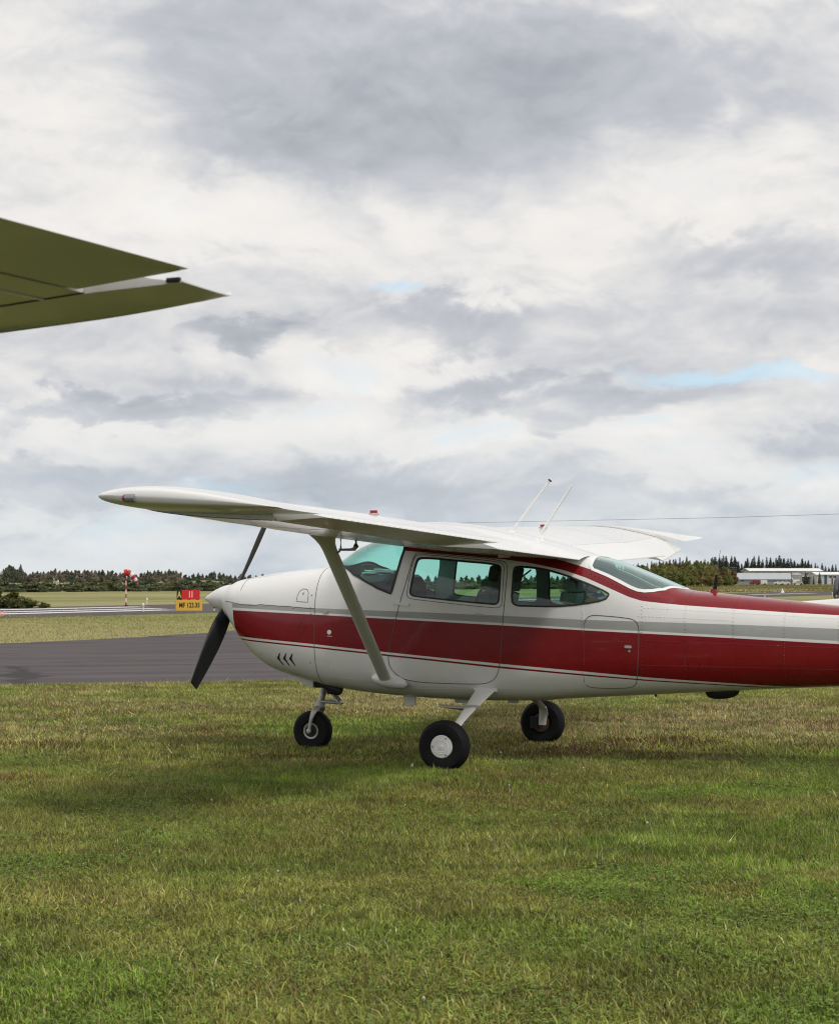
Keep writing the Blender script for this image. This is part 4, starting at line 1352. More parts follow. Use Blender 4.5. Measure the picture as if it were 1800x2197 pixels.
# raised aileron
def ail2_ring(y):
    n = 8
    xs = [.262 + (.572 - .262) * i / n for i in range(n + 1)]
    rise = lambda x: (x - .26) * 0.055
    up = [Vector((x, y, w2z(W2_TOP, x, y) + rise(x))) for x in reversed(xs)]
    lo = [Vector((x, y, w2z(W2_LOW, x, y) + rise(x))) for x in xs[:-1]]
    mid = Vector((.250, y, w2z(W2_LOW, .25, y) + .05))
    tail = Vector((.572, y, w2z(W2_LOW, .572, y) + rise(.572) + .001))
    return [p / K2 for p in up + [mid] + lo + [tail]]
mb = MB(); mb.loft([ail2_ring(y) for y in np.linspace(2.9, 5.435, 10)])
mb.build('aileron', 'white_wing', AC2, smooth=.7)
mb = MB(); mb.loft([[p for p in ail2_ring(y)] for y in np.linspace(.66, 2.88, 6)])
mb.build('flap', 'ribbed_white', AC2, smooth=.7)
# drooped tip drawn out aft
EDGE = [(-.70, 2.205), (-.62, 2.170), (-.45, 2.142), (-.212, 2.141), (-.033, 2.151), (.139, 2.161), (.306, 2.176), (.409, 2.188), (.490, 2.2035)]
tp = MB(); rings = []
n = 18
for k in range(12):
    u = k / 11
    y = 5.488 + .282 * math.sin(u * H)
    q = math.sqrt(max(0, 1 - u**2.0))
    x0 = -.80 + .10 * u**2
    x1 = .525 - .035 * u
    xs = [x0 + (x1 - x0) * 0.5 * (1 - math.cos(math.pi * i / n)) for i in range(n + 1)]
    def zz(tab, x):
        base = w2z(tab, max(-.8, min(x, .57)), 5.485)
        e = float(np.interp(x, [a for a, b in EDGE], [b for a, b in EDGE]))
        return e + (base - e) * q if k else base
    up = [Vector((x, y, zz(W2_LOW, x) + (zz(W2_TOP, x) - zz(W2_LOW, x)) * min(1.0, max(0.0, (x1 - x) / .34))**.8 + .0015)) for x in reversed(xs)]
    lo = [Vector((x, y, zz(W2_LOW, x) - (.0015 if i else 0))) for i, x in enumerate(xs)][1:]
    rings.append([p / K2 for p in up + lo])
tp.loft(rings)
t2 = tp.build('wing_tip', 'white_paint', AC2, smooth=.9)
sm = MB()
pts = [Vector((x, 5.486, w2z(W2_LOW, x, 5.485) - .001)) / K2 for x in np.linspace(-.7, .245, 30)]
sm.ribbon(pts, [Vector((0, 0, -1))] * 30, .006, .001); sm.build('tip_seam', 'seam', t2)
lb = MB(); lb.box(Vector((.498, 5.488, 2.1925)) / K2, (.034, .012, .011)); lb.build('lamp_bracket', 'black_matte', t2, bevel=.004)

# ================================================================== far surroundings
CP = Vector(cam.location)
def far(px, depth, z=0.0):
    """a spot on the field: bearing (in photo columns from the middle of the frame) and distance out"""
    r = (px - 900) / 4043.0 * depth
    return Vector((CP.x + math.cos(YAW) * r - math.sin(YAW) * depth, CP.y + math.sin(YAW) * r + math.cos(YAW) * depth, z))

leafmat('leaf_brown', [(0.22, 0.195, 0.152), (0.275, 0.235, 0.18), (0.22, 0.22, 0.155)], nscale=0.05, trans=.3)  # brown and dark far crowns: colour lightened to stand in for haze
leafmat('leaf_dark', [(0.115, 0.14, 0.105), (0.155, 0.18, 0.125), (0.19, 0.205, 0.135)], nscale=0.06, trans=.3)
leafmat('leaf_shrub', [(0.095, 0.118, 0.072), (0.135, 0.158, 0.088), (0.18, 0.182, 0.088)], nscale=0.2, trans=.25)
leafmat('leaf_green', [(0.15, 0.185, 0.062), (0.21, 0.24, 0.08), (0.29, 0.27, 0.09), (0.25, 0.18, 0.08)], nscale=0.09, trans=.3)
leafmat('leaf_rust', [(0.19, 0.13, 0.07), (0.23, 0.16, 0.08)], nscale=0.1, trans=.15)
leafmat('leaf_conifer', [(0.055, 0.072, 0.064), (0.075, 0.095, 0.078), (0.10, 0.112, 0.082)], nscale=0.08, trans=.1)  # lightened as well, distance haze put into the crown colour
leafmat('leaf_bush', [(0.065, 0.088, 0.030), (0.105, 0.125, 0.042), (0.145, 0.15, 0.05)], nscale=0.8, trans=.2)
leafmat('weeds', [(0.15, 0.155, 0.055), (0.21, 0.185, 0.07), (0.25, 0.185, 0.085), (0.17, 0.18, 0.06)], nscale=0.06, trans=.2, bright=.12)
mat('bark', (0.11, 0.095, 0.08), 0.9, var=.3, vscale=3)
mat('bark_pale', (0.26, 0.245, 0.215), 0.9, var=.3, vscale=3)

def quads(cent, size, rg, flat=0.0, up=0.0):
    """leaf faces: random quads at the centres; returns verts, faces"""
    N = len(cent)
    a = rg.normal(size=(N, 3)); a[:, 2] *= (1 - flat)
    a /= np.linalg.norm(a, axis=1, keepdims=True)
    b = rg.normal(size=(N, 3)); b -= (b * a).sum(1, keepdims=True) * a
    b /= np.linalg.norm(b, axis=1, keepdims=True)
    s = (size * rg.uniform(.6, 1.4, N))[:, None]
    v = np.stack([cent - a * s - b * s * .6, cent + a * s - b * s * .45, cent + a * s * .8 + b * s * .6, cent - a * s * .8 + b * s * .5], 1).reshape(-1, 3)
    f = np.arange(4 * N).reshape(-1, 4)
    return v, f

def np_mesh(name, v, f, smooth=False):
    me = bpy.data.meshes.new(name)
    nv, nf, k = len(v), len(f), f.shape[1]
    me.vertices.add(nv); me.vertices.foreach_set('co', np.ascontiguousarray(v, np.float32).ravel())
    me.loops.add(nf * k); me.loops.foreach_set('vertex_index', np.ascontiguousarray(f, np.int32).ravel())
    me.polygons.add(nf); me.polygons.foreach_set('loop_start', np.arange(0, nf * k, k, dtype=np.int32))
    me.polygons.foreach_set('loop_total', np.full(nf, k, np.int32))
    me.update(calc_edges=True)
    return me

def broadleaf(seed, h, w, leaves, leaf, crown0=.25, lobes=9, bare=0.0):
    """crown mesh and trunk mesh of one broadleaf tree of height h, crown width w"""
    rg = np.random.default_rng(seed)
    C_ = []
    L = []
    for i in range(lobes):
        zf = crown0 + (1 - crown0) * (i + .5) / lobes
        rad = w * .5 * (math.sin(math.pi * min(.95, .18 + .8 * zf)) * .9 + .1)
        an = rg.uniform(0, 6.28)
        d = rad * rg.uniform(.1, .62)
        L.append((d * math.cos(an), d * math.sin(an), zf * h * .94, rad * rg.uniform(.42, .7), h * rg.uniform(.10, .17)))
    cent = []
    for (x, y, z, r_, hz) in L:
        m = leaves // lobes
        u = rg.normal(size=(m, 3)); u /= np.linalg.norm(u, axis=1, keepdims=True)
        q = rg.uniform(.35, 1.08, (m, 1))**.7
        cent.append(u * q * np.array([r_, r_, hz]) + np.array([x, y, z]))
    cent = np.concatenate(cent)
    # gaps
    g = rg.normal(size=(6, 3)) * np.array([w * .3, w * .3, h * .25]) + np.array([0, 0, h * .6])
    dist = np.linalg.norm((cent[:, None] - g[None]) / np.array([1, 1, 1.3]), axis=2).min(1)
    cent = cent[dist > w * .10]
    v, f = quads(cent, leaf, rg)
    crown = np_mesh('crown', v, f)
    tb = MB()
    tb.tube([(0, 0, -.1), (w * .01, 0, h * .3), (w * .02, w * .01, h * .6), (0, w * .02, h * .9)], [h * .018, h * .014, h * .009, h * .003], 6)
    for (x, y, z, r_, hz) in L[1:]:
        tb.tube([(0, 0, z * .72), (x * .5, y * .5, z * .88), (x, y, z)], [h * .007, h * .005, h * .002], 4)
    t = tb.build('trunk', 'bark'); trunk = t.data; bpy.data.objects.remove(t)
    return crown, trunk

def conifer(seed, h, w, n=1000):
    rg = np.random.default_rng(seed)
    zf = rg.uniform(.08, 1.0, n)**.85
    tier = np.floor(zf * 22 + rg.normal(size=n) * .35) / 22
    tier = np.clip(tier, 0, .99)
    lim = w * .5 * (1 - tier)**.85 * (1 + .25 * np.sin(tier * 40 + seed)) + .05
    an = rg.uniform(0, 6.28, n)
    r_ = lim * np.sqrt(rg.uniform(.05, 1, n))
    z = (tier * .97 + .04) * h - r_ * .25 + rg.normal(size=n) * .05
    cent = np.stack([r_ * np.cos(an), r_ * np.sin(an), np.maximum(z, .2)], 1)
    v, f = quads(cent, .08 + .020 * h * (1 - zf * .6), rg, flat=.5)
    crown = np_mesh('crown', v, f)
    tb = MB(); tb.tube([(0, 0, -.1), (0, 0, h * .5), (0, 0, h * 1.0)], [h * .016, h * .010, h * .002], 6)
    t = tb.build('trunk', 'bark'); trunk = t.data; bpy.data.objects.remove(t)
    return crown, trunk

def plant_tree(name, meshes, loc, sc, rz, crown_mat, bark, label, cat, group):
    e = empty(name, loc, rz, label=label, cat=cat, group=group)
    e.scale = sc if isinstance(sc, tuple) else (sc, sc, sc)
    c = bpy.data.objects.new('crown', meshes[0]); COL.objects.link(c); c.parent = e
    if not meshes[0].materials: meshes[0].materials.append(MAT[crown_mat])
    c.material_slots[0].link = 'OBJECT'; c.material_slots[0].material = MAT[crown_mat]
    t = bpy.data.objects.new('trunk', meshes[1]); COL.objects.link(t); t.parent = e
    if not meshes[1].materials: meshes[1].materials.append(MAT[bark])
    t.material_slots[0].link = 'OBJECT'; t.material_slots[0].material = MAT[bark]
    return e

rg = random.Random(21)
BL = [broadleaf(100 + i, 6.0, 4.6, 2600, .19, crown0=rg.uniform(.15, .3), lobes=10) for i in range(5)]
BLW = [broadleaf(140 + i, 6.0, 4.2, 1300, .15, crown0=.3, lobes=12) for i in range(4)]          # thinner crowns
SHR = [broadleaf(180 + i, 1.3, 2.4, 1200, .08, crown0=.05, lobes=8) for i in range(4)]
CON = [conifer(200 + i, 12.0, 4.0, 1800) for i in range(5)]

# --- left tree line: tops follow the photo's skyline
SKY_L = [(-160, 1232), (0, 1231), (10, 1222), (22, 1214), (36, 1224), (43, 1215), (52, 1230), (90, 1227), (120, 1222), (155, 1226), (175, 1224), (190, 1222), (205, 1226), (240, 1223), (262, 1230), (300, 1232), (320, 1226), (345, 1225), (380, 1223), (395, 1234), (420, 1230), (440, 1232), (460, 1227), (475, 1230), (500, 1232), (540, 1234), (600, 1228), (640, 1233), (700, 1230), (900, 1236), (1000, 1237), (1060, 1234), (1300, 1236), (1420, 1232)]
def skyline(tab, px): return float(np.interp(px, [a for a, b in tab], [b for a, b in tab]))
TREE_LABELS = {
    'left': ('bare brownish tree in the far tree line left of the sign', 'far tree line beyond the runway on the left'),
    'leftg': ('dark green tree in the far tree line left of the propeller', 'dark trees in the left far tree line'),
    'mid': ('distant tree seen past the nose or through the cabin windows', 'far tree line behind the parked aircraft'),
}
px = -150.0
i = 0
while px < 1400:
    top = skyline(SKY_L, px) + rg.uniform(-1.5, 3.5)
    D = rg.uniform(740, 860)
    if 388 < px < 480: D = rg.uniform(1150, 1250)
    hgt = 1.48 + (1247 - top) / 4043 * D
    green = rg.random() < (.28 if px < 380 else .6)
    where = ('left of the windsock' if px < 262 else 'between the windsock and the sign' if px < 375 else 'above the taxiway sign' if px < 440 else
             'just left of the upper propeller blade' if px < 540 else 'above the white nose' if px < 740 else 'seen through the windshield' if px < 870 else
             'seen through the door window' if px < 1085 else 'seen through the rear side window' if px < 1310 else 'behind the rear window')
    lab = ('dark green far tree ' if green else 'brownish far tree ') + where
    grp = 'far tree line ' + where + (', green' if green else ', brown')
    src = rg.choice(BL if (green or rg.random() < .5) else BLW)
    plant_tree('broadleaf_tree', src, far(px, D), (hgt / 6.0 * rg.uniform(1.0, 1.35), hgt / 6.0 * rg.uniform(1.0, 1.35), hgt / 6.0), rg.uniform(0, 6.28),
               'leaf_dark' if green else 'leaf_brown', 'bark_pale' if rg.random() < .3 else 'bark', lab, 'tree', grp)
    px += rg.uniform(6.5, 11) * (1 if px < 520 else 1.5)
# the one tall pair at the left edge
for px_, top in ((20, 1213), (27, 1216), (13, 1220), (44, 1214)):
    D = 700
    hgt = 1.48 + (1247 - top) / 4043 * D
    plant_tree('broadleaf_tree', BL[i % 5], far(px_, D), (hgt / 6 * .75, hgt / 6 * .75, hgt / 6), rg.uniform(0, 6), 'leaf_dark', 'bark_pale',
               'tall dark tree rising above the far tree line at left edge', 'tree', 'tall trees at the left edge')
    i += 1
# --- hedge of shrubs in front of it
px = -130.0
while px < 1330:
    D = float(np.interp(px, [0, 400, 1300], [244, 282, 360])) + rg.uniform(-4, 10)
    k = rg.uniform(.75, 1.15)
    key = ('left of the windsock' if px < 255 else 'right of the windsock' if px < 372 else 'behind the taxiway sign' if px < 440 else 'behind the spinner' if px < 540 else
           'behind the white nose' if px < 740 else 'seen through the windshield' if px < 870 else 'seen through the door window' if px < 1085 else 'seen through the rear side window')
    plant_tree('shrub', rg.choice(SHR), far(px, D), (k * 1.7, k * 1.7, k * (D / 250)**.5), rg.uniform(0, 6.28), 'leaf_shrub', 'bark',
               'low dark hedge shrub beyond the runway ' + key, 'shrub', 'hedge ' + key)
    px += rg.uniform(9, 14)
# tan stubble rise in the gap of the tree line
hill = MB()
hr = []
for fpx in np.linspace(370, 520, 13):
    base, topz = far(fpx, 1000), 1.9 * math.exp(-((fpx - 440) / 55)**2)
    b2 = far(fpx, 1120)
    hr.append([base + Vector((0, 0, -.3)), base.lerp(b2, .5) + Vector((0, 0, topz)), b2 + Vector((0, 0, topz)), b2 + Vector((0, 0, -.5))])
hill.loft(hr, cap=False, closed=False)
mat('stubble', (0.23, 0.175, 0.095), .95, var=.25, vscale=.05)
hill.build('hill', 'stubble', kind='structure')

# --- bush beside the runway at the left edge
BUSH = broadleaf(300, 2.0, 3.2, 5200, .075, crown0=.03, lobes=14)
for px_, D, sx, sz, lab in ((-12, 104, 1.0, 1.02, 'big rounded green bush beside the runway at the left edge'), (28, 103, .95, .93, 'rounded green bush in front of the runway bush cluster, middle one'),
                            (52, 103.5, .62, .62, 'lower green bush sloping down on the right of the runway bush cluster'), (94, 103, .32, .36, 'small dark green bush alone beside the runway, right of the big bushes'),
                            (-55, 106, 1.1, 1.0, 'green bush mostly cut off by the left edge of the photo')):
    plant_tree('bush', BUSH, far(px_, D), (sx * .8, sx * .8, sz * .50 * 1.0), rg.uniform(0, 6), 'leaf_bush', 'bark', lab, 'bush', 'bushes by the runway')

# --- right: green copse behind the rear window, conifers behind the hangars
SKY_R = [(1250, 1228), (1310, 1222), (1352, 1211), (1372, 1210), (1400, 1213), (1430, 1210), (1460, 1208), (1500, 1206), (1525, 1208), (1545, 1216), (1570, 1224), (1585, 1238)]
px = 1180.0
while px < 1582:
    cw = ('under the far wing' if px < 1330 else 'above the rear window' if px < 1450 else 'left of the black tail aerial' if px < 1535 else 'left of the grey hangar')
    for row in range(3 if px > 1320 else 1):
        D = 500 + row * 28 + rg.uniform(-8, 8)
        top = skyline(SKY_R, px) + (2 - row) * 8 + rg.uniform(-2, 4)
        hgt = max(2.2, 1.48 + (1247 - top) / 4043 * D)
        rust = px > 1535 and rg.random() < .4 or rg.random() < .05
        plant_tree('broadleaf_tree', rg.choice(BL), far(px + rg.uniform(-5, 5), D), (hgt / 6 * rg.uniform(.95, 1.25),) * 2 + (hgt / 6,), rg.uniform(0, 6.28), 'leaf_rust' if rust else 'leaf_green', 'bark',
                   ('rusty autumn' if rust else 'yellow-green leafy') + ' tree in the copse ' + cw, 'tree', ('rusty' if rust else 'green') + ' copse trees ' + cw)
    px += rg.uniform(10, 15)
SKY_C = [(1240, 1214), (1330, 1210), (1440, 1200), (1475, 1192), (1490, 1201), (1530, 1192), (1572, 1189), (1590, 1203), (1625, 1192), (1650, 1197), (1682, 1191), (1700, 1200), (1722, 1196), (1745, 1204), (1770, 1208), (1800, 1212), (1900, 1216)]
def wood_mass():
    """the closed wood behind the front conifers reads as one mass"""
    V = []
    r_ = np.random.default_rng(77)
    src = []
    for c, t in CON:
        co = np.empty(len(c.vertices) * 3, np.float32); c.vertices.foreach_get('co', co); src.append(co.reshape(-1, 4, 3)[::2])
    p = 1300.0
    while p < 1900:
        D = r_.uniform(1060, 1120)
        hgt = 1.48 + (1247 - (skyline(SKY_C, p) + r_.uniform(10, 20))) / 4043 * D
        q = src[r_.integers(len(src))] * np.array([hgt / 12 * 1.9, hgt / 12 * 1.9, hgt / 12]) + np.array(far(p, D))
        V.append(q)
        p += r_.uniform(5, 9)
    v = np.concatenate(V).reshape(-1, 3)
    return meshobj('far_wood', np_mesh('far_wood', v, np.arange(len(v)).reshape(-1, 4)), 'leaf_conifer', kind='stuff', label='closed dark conifer wood behind the hangars', cat='wood')
wood_mass()
px = 1325.0
while px < 1900:
    cw = ('under the far wing' if px < 1450 else 'left of the black tail aerial' if px < 1535 else 'left of the grey hangar' if px < 1585 else 'above the left half of the long shed' if px < 1680 else 'above the right half of the long shed' if px < 1762 else 'above the pale workshop')
    for row in range(3):
        D = 940 + row * 40 + rg.uniform(-15, 15)
        top = skyline(SKY_C, px) + rg.choice([0, 2, 4, 7, 11]) + (2 - row) * 4
        hgt = 1.48 + (1247 - top) / 4043 * D
        k = hgt / 12.0
        ww = rg.uniform(.85, 1.35)
        plant_tree('conifer_tree', rg.choice(CON), far(px + rg.uniform(-2, 2), D), (k * ww, k * ww, k), rg.uniform(0, 6.28), 'leaf_conifer', 'bark',
                   'dark spire-shaped conifer in the wood ' + cw, 'tree', 'conifers ' + cw)
    px += rg.uniform(6, 9.5)
for px_, top, D, ww, lab in ((1728, 1229, 640, 1.5, 'dark spruce standing alone left of the blue post building'), (1745, 1234, 650, .75, 'thin dark conifer between the spruce and the pale-green tree'),
                             (1758, 1228, 645, 1.2, 'greyer conifer in front of the white building end')):
    hgt = 1.48 + (1247 - top) / 4043 * D
    plant_tree('conifer_tree', CON[0], far(px_, D), (hgt / 12 * ww, hgt / 12 * ww, hgt / 12), 1.0, 'leaf_conifer' if px_ < 1750 else 'leaf_dark', 'bark', lab, 'tree', 'conifers in front of the hangars')

# --- buildings
def corrugated(name, col, axis, pitch=.5, rough=.5, metal=0.0):
    m = mat(name, col, rough, metal=metal, var=.05, vscale=.3)
    t = NT(m.node_tree); b = m.node_tree.nodes['Principled BSDF']
    xyz = t.xyz(t.n('ShaderNodeTexCoord').outputs['Object'])
    w = t.m('SINE', t.m('MULTIPLY', xyz[axis], 2 * math.pi / pitch))
    bp = t.n('ShaderNodeBump'); bp.inputs['Strength'].default_value = .5; bp.inputs['Distance'].default_value = .05
    t.link(w, bp.inputs['Height']); t.link(bp.outputs[0], b.inputs['Normal'])
corrugated('hangar_wall', (0.235, 0.265, 0.29), 0)
corrugated('hangar_roof', (0.40, 0.425, 0.44), 0, .8, .45)
corrugated('shed_wall', (0.33, 0.325, 0.31), 0)
corrugated('pale_wall', (0.55, 0.55, 0.54), 0)
mat('white_door', (0.78, 0.78, 0.75), .5, var=.05)
mat('roof_white', (0.80, 0.80, 0.78), .5)
mat('dark_window', (0.025, 0.03, 0.035), .15)
mat('blue_post', (0.035, 0.075, 0.19), .5)
mat('orange', (0.75, 0.16, 0.03), .5)
mat('pole_wood', (0.10, 0.085, 0.07), .9, var=.3)
mat('sign_red', (0.62, 0.018, 0.022), .4)
mat('sign_yellow', (0.70, 0.42, 0.06), .45)
mat('sign_black', (0.012, 0.012, 0.012), .5)
mat('letter_yellow', (0.80, 0.55, 0.10), .5)
mat('letter_white', (0.82, 0.82, 0.80), .5)
mat('letter_black', (0.012, 0.012, 0.012), .5)

def gable_building(name, px0, px1, D, depth, eave, ridge, wall, roof, over=.5, yaw_extra=0.0, **kw):
    """long side faces the viewer; returns the Empty (local x to the right, y away)"""
    a, b = far(px0, D), far(px1, D)
    L = (b - a).length
    e = empty(name, a, math.atan2(b.y - a.y, b.x - a.x) + yaw_extra, **kw)
    w = MB()
    w.add([(0, 0, 0), (L, 0, 0), (L, depth, 0), (0, depth, 0), (0, 0, eave), (L, 0, eave), (L, depth, eave), (0, depth, eave), (0, depth / 2, ridge), (L, depth / 2, ridge)],
          [(0, 1, 5, 4), (2, 3, 7, 6), (3, 0, 4, 8, 7), (1, 2, 6, 9, 5)])
    w.build('wall', wall, e)
    r = MB()
    sl = (ridge - eave) / (depth / 2)
    for sgn in (0, 1):
        y0, y1 = (-over, depth / 2) if sgn == 0 else (depth + over, depth / 2)
        z0, z1 = eave - over * sl + .06, ridge + .06
        r.loft([[Vector((-over, y0, z0)), Vector((-over, y1, z1)), Vector((-over, y1, z1 + .16)), Vector((-over, y0, z0 + .16))],
                [Vector((L + over, y0, z0)), Vector((L + over, y1, z1)), Vector((L + over, y1, z1 + .16)), Vector((L + over, y0, z0 + .16))]])
    r.build('roof', roof, e)
    return e, L
def facade_panel(e, name, x0, x1, z0, z1, material, y=-.04, th=.08):
    m = MB(); m.box(((x0 + x1) / 2, y, (z0 + z1) / 2), (x1 - x0, th, z1 - z0)); return m.build(name, material, e)

hA, LA = gable_building('grey_hangar', 1579, 1698, 800, 13, 2.28, 4.75, 'hangar_wall', 'hangar_roof', label='low grey metal hangar with pale sloping roof behind the tail', cat='hangar')
facade_panel(hA, 'window', 2.2, 3.1, 1.45, 1.95, 'dark_window')
facade_panel(hA, 'downpipe', 21.0, 21.2, 0, 2.2, 'white_door', -.1, .12)
facade_panel(hA, 'corner_trim', -.05, .25, 0, 2.2, 'white_door')
# sliding-door wing on its right end
hB, LB = gable_building('door_bay', 1698.6, 1720, 806, 12, 3.9, 4.9, 'shed_wall', 'shed_wall', over=.05, label='grey end bay of the hangar with a white sliding door', cat='hangar')
facade_panel(hB, 'sliding_door', .3, 3.2, 0, 2.15, 'white_door', -.08, .14)
hC, LC = gable_building('long_shed', 1610, 1762, 868, 22, 6.1, 7.25, 'shed_wall', 'roof_white', over=.8, label='long tan metal shed with white roof edge rising behind the hangar', cat='hangar')
for x0, c in ((2.6, 'dark_window'), (6.6, 'pale_wall'), (12.4, 'dark_window'), (17.4, 'dark_window')):
    fw = facade_panel(hC, 'window', x0, x0 + 1.3, 4.55, 5.4, c)
# lettering on the shed's right end: too small to read, a row of dark letters
lx = LC - 7.5
for k, wl_ in enumerate((.5, .3, .45, .45, .3, .5)):
    facade_panel(hC, 'letter', lx, lx + wl_, 4.3, 5.15, 'letter_black', -.05, .08)
    lx += wl_ + .32
canopy = MB(); canopy.box((LC - 4.5, -2.2, 3.65), (10.5, 4.2, .35)); canopy.build('canopy', 'roof_white', hC)
for x0 in (LC - 8.5, LC - 4.0):
    facade_panel(hC, 'canopy_post', x0, x0 + .25, 0, 3.5, 'white_door', -4.1, .25)
hD, LD = gable_building('white_workshop', 1752, 1850, 850, 16, 4.35, 5.4, 'pale_wall', 'roof_white', over=.6, label='pale workshop with blue corner post left of the man', cat='building')
facade_panel(hD, 'blue_post', 3.4, 4.5, 0, 4.2, 'blue_post', -.1, .2)
for x0 in (5.6, 7.4, 12.0): facade_panel(hD, 'window', x0, x0 + 1.3, 3.0, 3.7, 'dark_window')
facade_panel(hD, 'doorway', 6.6, 7.2, 0, 2.8, 'dark_window')

def utility_pole(px_, D, top, lab, tr):
    hgt = 1.48 + (1247 - top) / 4043 * D
    e = empty('utility_pole', far(px_, D), YAW, label=lab, cat='pole', group='utility poles')
    m = MB(); m.tube([(0, 0, 0), (0, 0, hgt)], [.16, .11], 8); m.build('pole', 'pole_wood', e)
    for z in ((hgt - .3, hgt - 1.1) if tr else (hgt - .4,)):
        m = MB(); m.box((0, -.12, z), (2.2, .1, .12)); ar = m.build('crossarm', 'pole_wood', e)
        for x in (-1.0, -.4, .4, 1.0):
            q = MB(); q.tube([(x, -.12, z + .06), (x, -.12, z + .26)], [.05, .04], 6); q.build('insulator', 'white_door', ar)
    if tr:
        for x in (-.45, .45):
            m = MB(); m.tube([(x, -.3, hgt - 2.6), (x, -.3, hgt - 1.6)], .28, 10); m.build('transformer', 'hangar_roof', e, smooth=.8)
utility_pole(1573, 690, 1217, 'wooden utility pole with grey transformers left of the grey hangar', True)
utility_pole(1534, 700, 1216, 'wooden utility pole behind the black tail aerial', True)
utility_pole(1697.5, 770, 1228, 'dark pole at the right corner of the grey hangar', False)

# parked vehicles by the hangar
def car(px_, D, paint, lab, van=False, yawx=0.0, cat='car'):
    e = empty('parked_car' if not van else 'parked_van', far(px_, D), YAW + yawx, label=lab, cat=cat)
    b = MB()
    prof = [(-2.1, .35), (-2.1, .8), (-1.9, .95), (-1.0, 1.0), (-.55, 1.42), (.9, 1.45), (1.5, 1.0), (2.05, .92), (2.15, .35)] if not van else [(-2.3, .35), (-2.3, .95), (-1.9, 1.1), (-1.5, 1.85), (2.2, 1.9), (2.3, .35)]
    b.loft([[Vector((x * (1 if abs(y) < .8 else .985), y, z if abs(y) < .8 or z < 1 else z - .05)) for x, z in prof] for y in (-.85, -.75, .75, .85)])
    b.build('body', paint, e, bevel=.04)
    g = MB(); g.box((.15, -.83, 1.2), (1.7, .06, .3)) if not van else g.box((-1.3, -.84, 1.45), (.7, .06, .45)); g.build('side_window', 'dark_window', e)
    for x in (-1.35, 1.3):
        for y in (-.8, .8):
            w_ = MB(); w_.lathe([(-.1, .18), (-.1, .32), (.1, .32), (.1, .18)], (x, y, .32), 'y', 16); w_.build('wheel', 'tyre', e, smooth=.6)
    return e
mat('paint_dark', (0.015, 0.018, 0.025), .3); mat('paint_red', (0.16, 0.02, 0.025), .35); mat('paint_white', (0.7, 0.7, 0.68), .35); mat('paint_silver', (.4, .41, .42), .3)
car(1532, 560, 'paint_dark', 'dark car parked under the trees behind the black tail aerial')
car(1550, 600, 'paint_silver', 'silver car parked at the edge of the copse')
car(1562, 640, 'paint_white', 'white car parked at the left end of the grey hangar')
car(1619, 770, 'paint_red', 'dark red van parked against the grey hangar wall', True, .4, 'van')
car(1633, 772, 'paint_white', 'white van parked beside the dark red one', True, 0, 'van')
car(1671, 772, 'paint_white', 'white car parked in front of the hangar, left one of two', False)
car(1683, 774, 'paint_white', 'white car parked in front of the hangar, right one of two', False)
car(1711, 770, 'paint_silver', 'silver car standing before the white sliding door', False)

# weeds in front of the hangars and rough grass beyond the runway
def weed_strip(name, N, sampler, hgt, wid, material, seed):
    r_ = np.random.default_rng(seed)
    base = sampler(r_, N)
    keep = r_.random(N) < np.clip((np.sin(base[:, 0] * .21 + 3 * np.sin(base[:, 1] * .05)) + np.sin(base[:, 1] * .13 + base[:, 0] * .07)) * .35 + .45, .06, 1)
    base = base[keep]; N = len(base)
    an = r_.uniform(0, 2 * math.pi, N)
    h_ = hgt * r_.uniform(.3, 1.5, N) * (.6 + .5 * np.sin(base[:, 0] * .11 + base[:, 1] * .04)**2)
    dx, dy = np.cos(an) * wid, np.sin(an) * wid
    z = np.zeros(N)
    lean = r_.normal(size=(N, 2)) * h_[:, None] * .3
    v = np.stack([np.stack([base[:, 0] - dx, base[:, 1] - dy, z], 1), np.stack([base[:, 0] + dx, base[:, 1] + dy, z], 1),
                  np.stack([base[:, 0] + dx * .6 + lean[:, 0], base[:, 1] + dy * .6 + lean[:, 1], h_], 1), np.stack([base[:, 0] - dx * .6 + lean[:, 0], base[:, 1] - dy * .6 + lean[:, 1], h_], 1)], 1).reshape(-1, 3)
    me = np_mesh(name, v, np.arange(4 * N).reshape(-1, 4))
    return meshobj(name, me, material, kind='stuff')
def samp(px0, px1, d0, d1):
    def fn(r_, N):
        p = r_.uniform(px0, px1, N); D = d0 + (d1 - d0) * r_.uniform(0, 1, N)**.8
        r2 = (p - 900) / 4043 * D
        return np.stack([CP.x + math.cos(YAW) * r2 - math.sin(YAW) * D, CP.y + math.sin(YAW) * r2 + math.cos(YAW) * D], 1)
    return fn
tag(weed_strip('weeds', 60000, samp(1200, 1860, 245, 740), .12, .10, 'weeds', 5), 'rough brownish weeds between the runway and the hangars', 'weeds')

# ------------------------------------------------------------------ airfield furniture
def lettering(parent, s, size, x, z, y, material, sx=1.0):
    me = text_mesh(s, size)
    o = meshobj('lettering', me, material, parent)
    o.rotation_euler = (math.pi / 2, 0, 0)
    o.location = (x, y, z)
    o.scale = (sx, 1, 1)
    return o
SG = empty('taxiway_sign', far(379, 87.0), YAW + R(17), label='red and yellow taxiway sign reading A 11 and MF 123.35', cat='sign')
m = MB(); m.box((.585, 0, .36), (1.23, .12, .50)); low = m.build('lower_panel', 'sign_yellow', SG, bevel=.012)
m = MB(); m.box((.125, 0, .845), (.21, .11, .445)); pa = m.build('location_panel', 'sign_black', SG, bevel=.01)
m = MB(); m.box((.66, 0, .85), (.85, .11, .445)); pr_ = m.build('runway_panel', 'sign_red', SG, bevel=.01)
lettering(low, 'MF 123.35', .31, .60, .36, -.064, 'letter_black', .74)
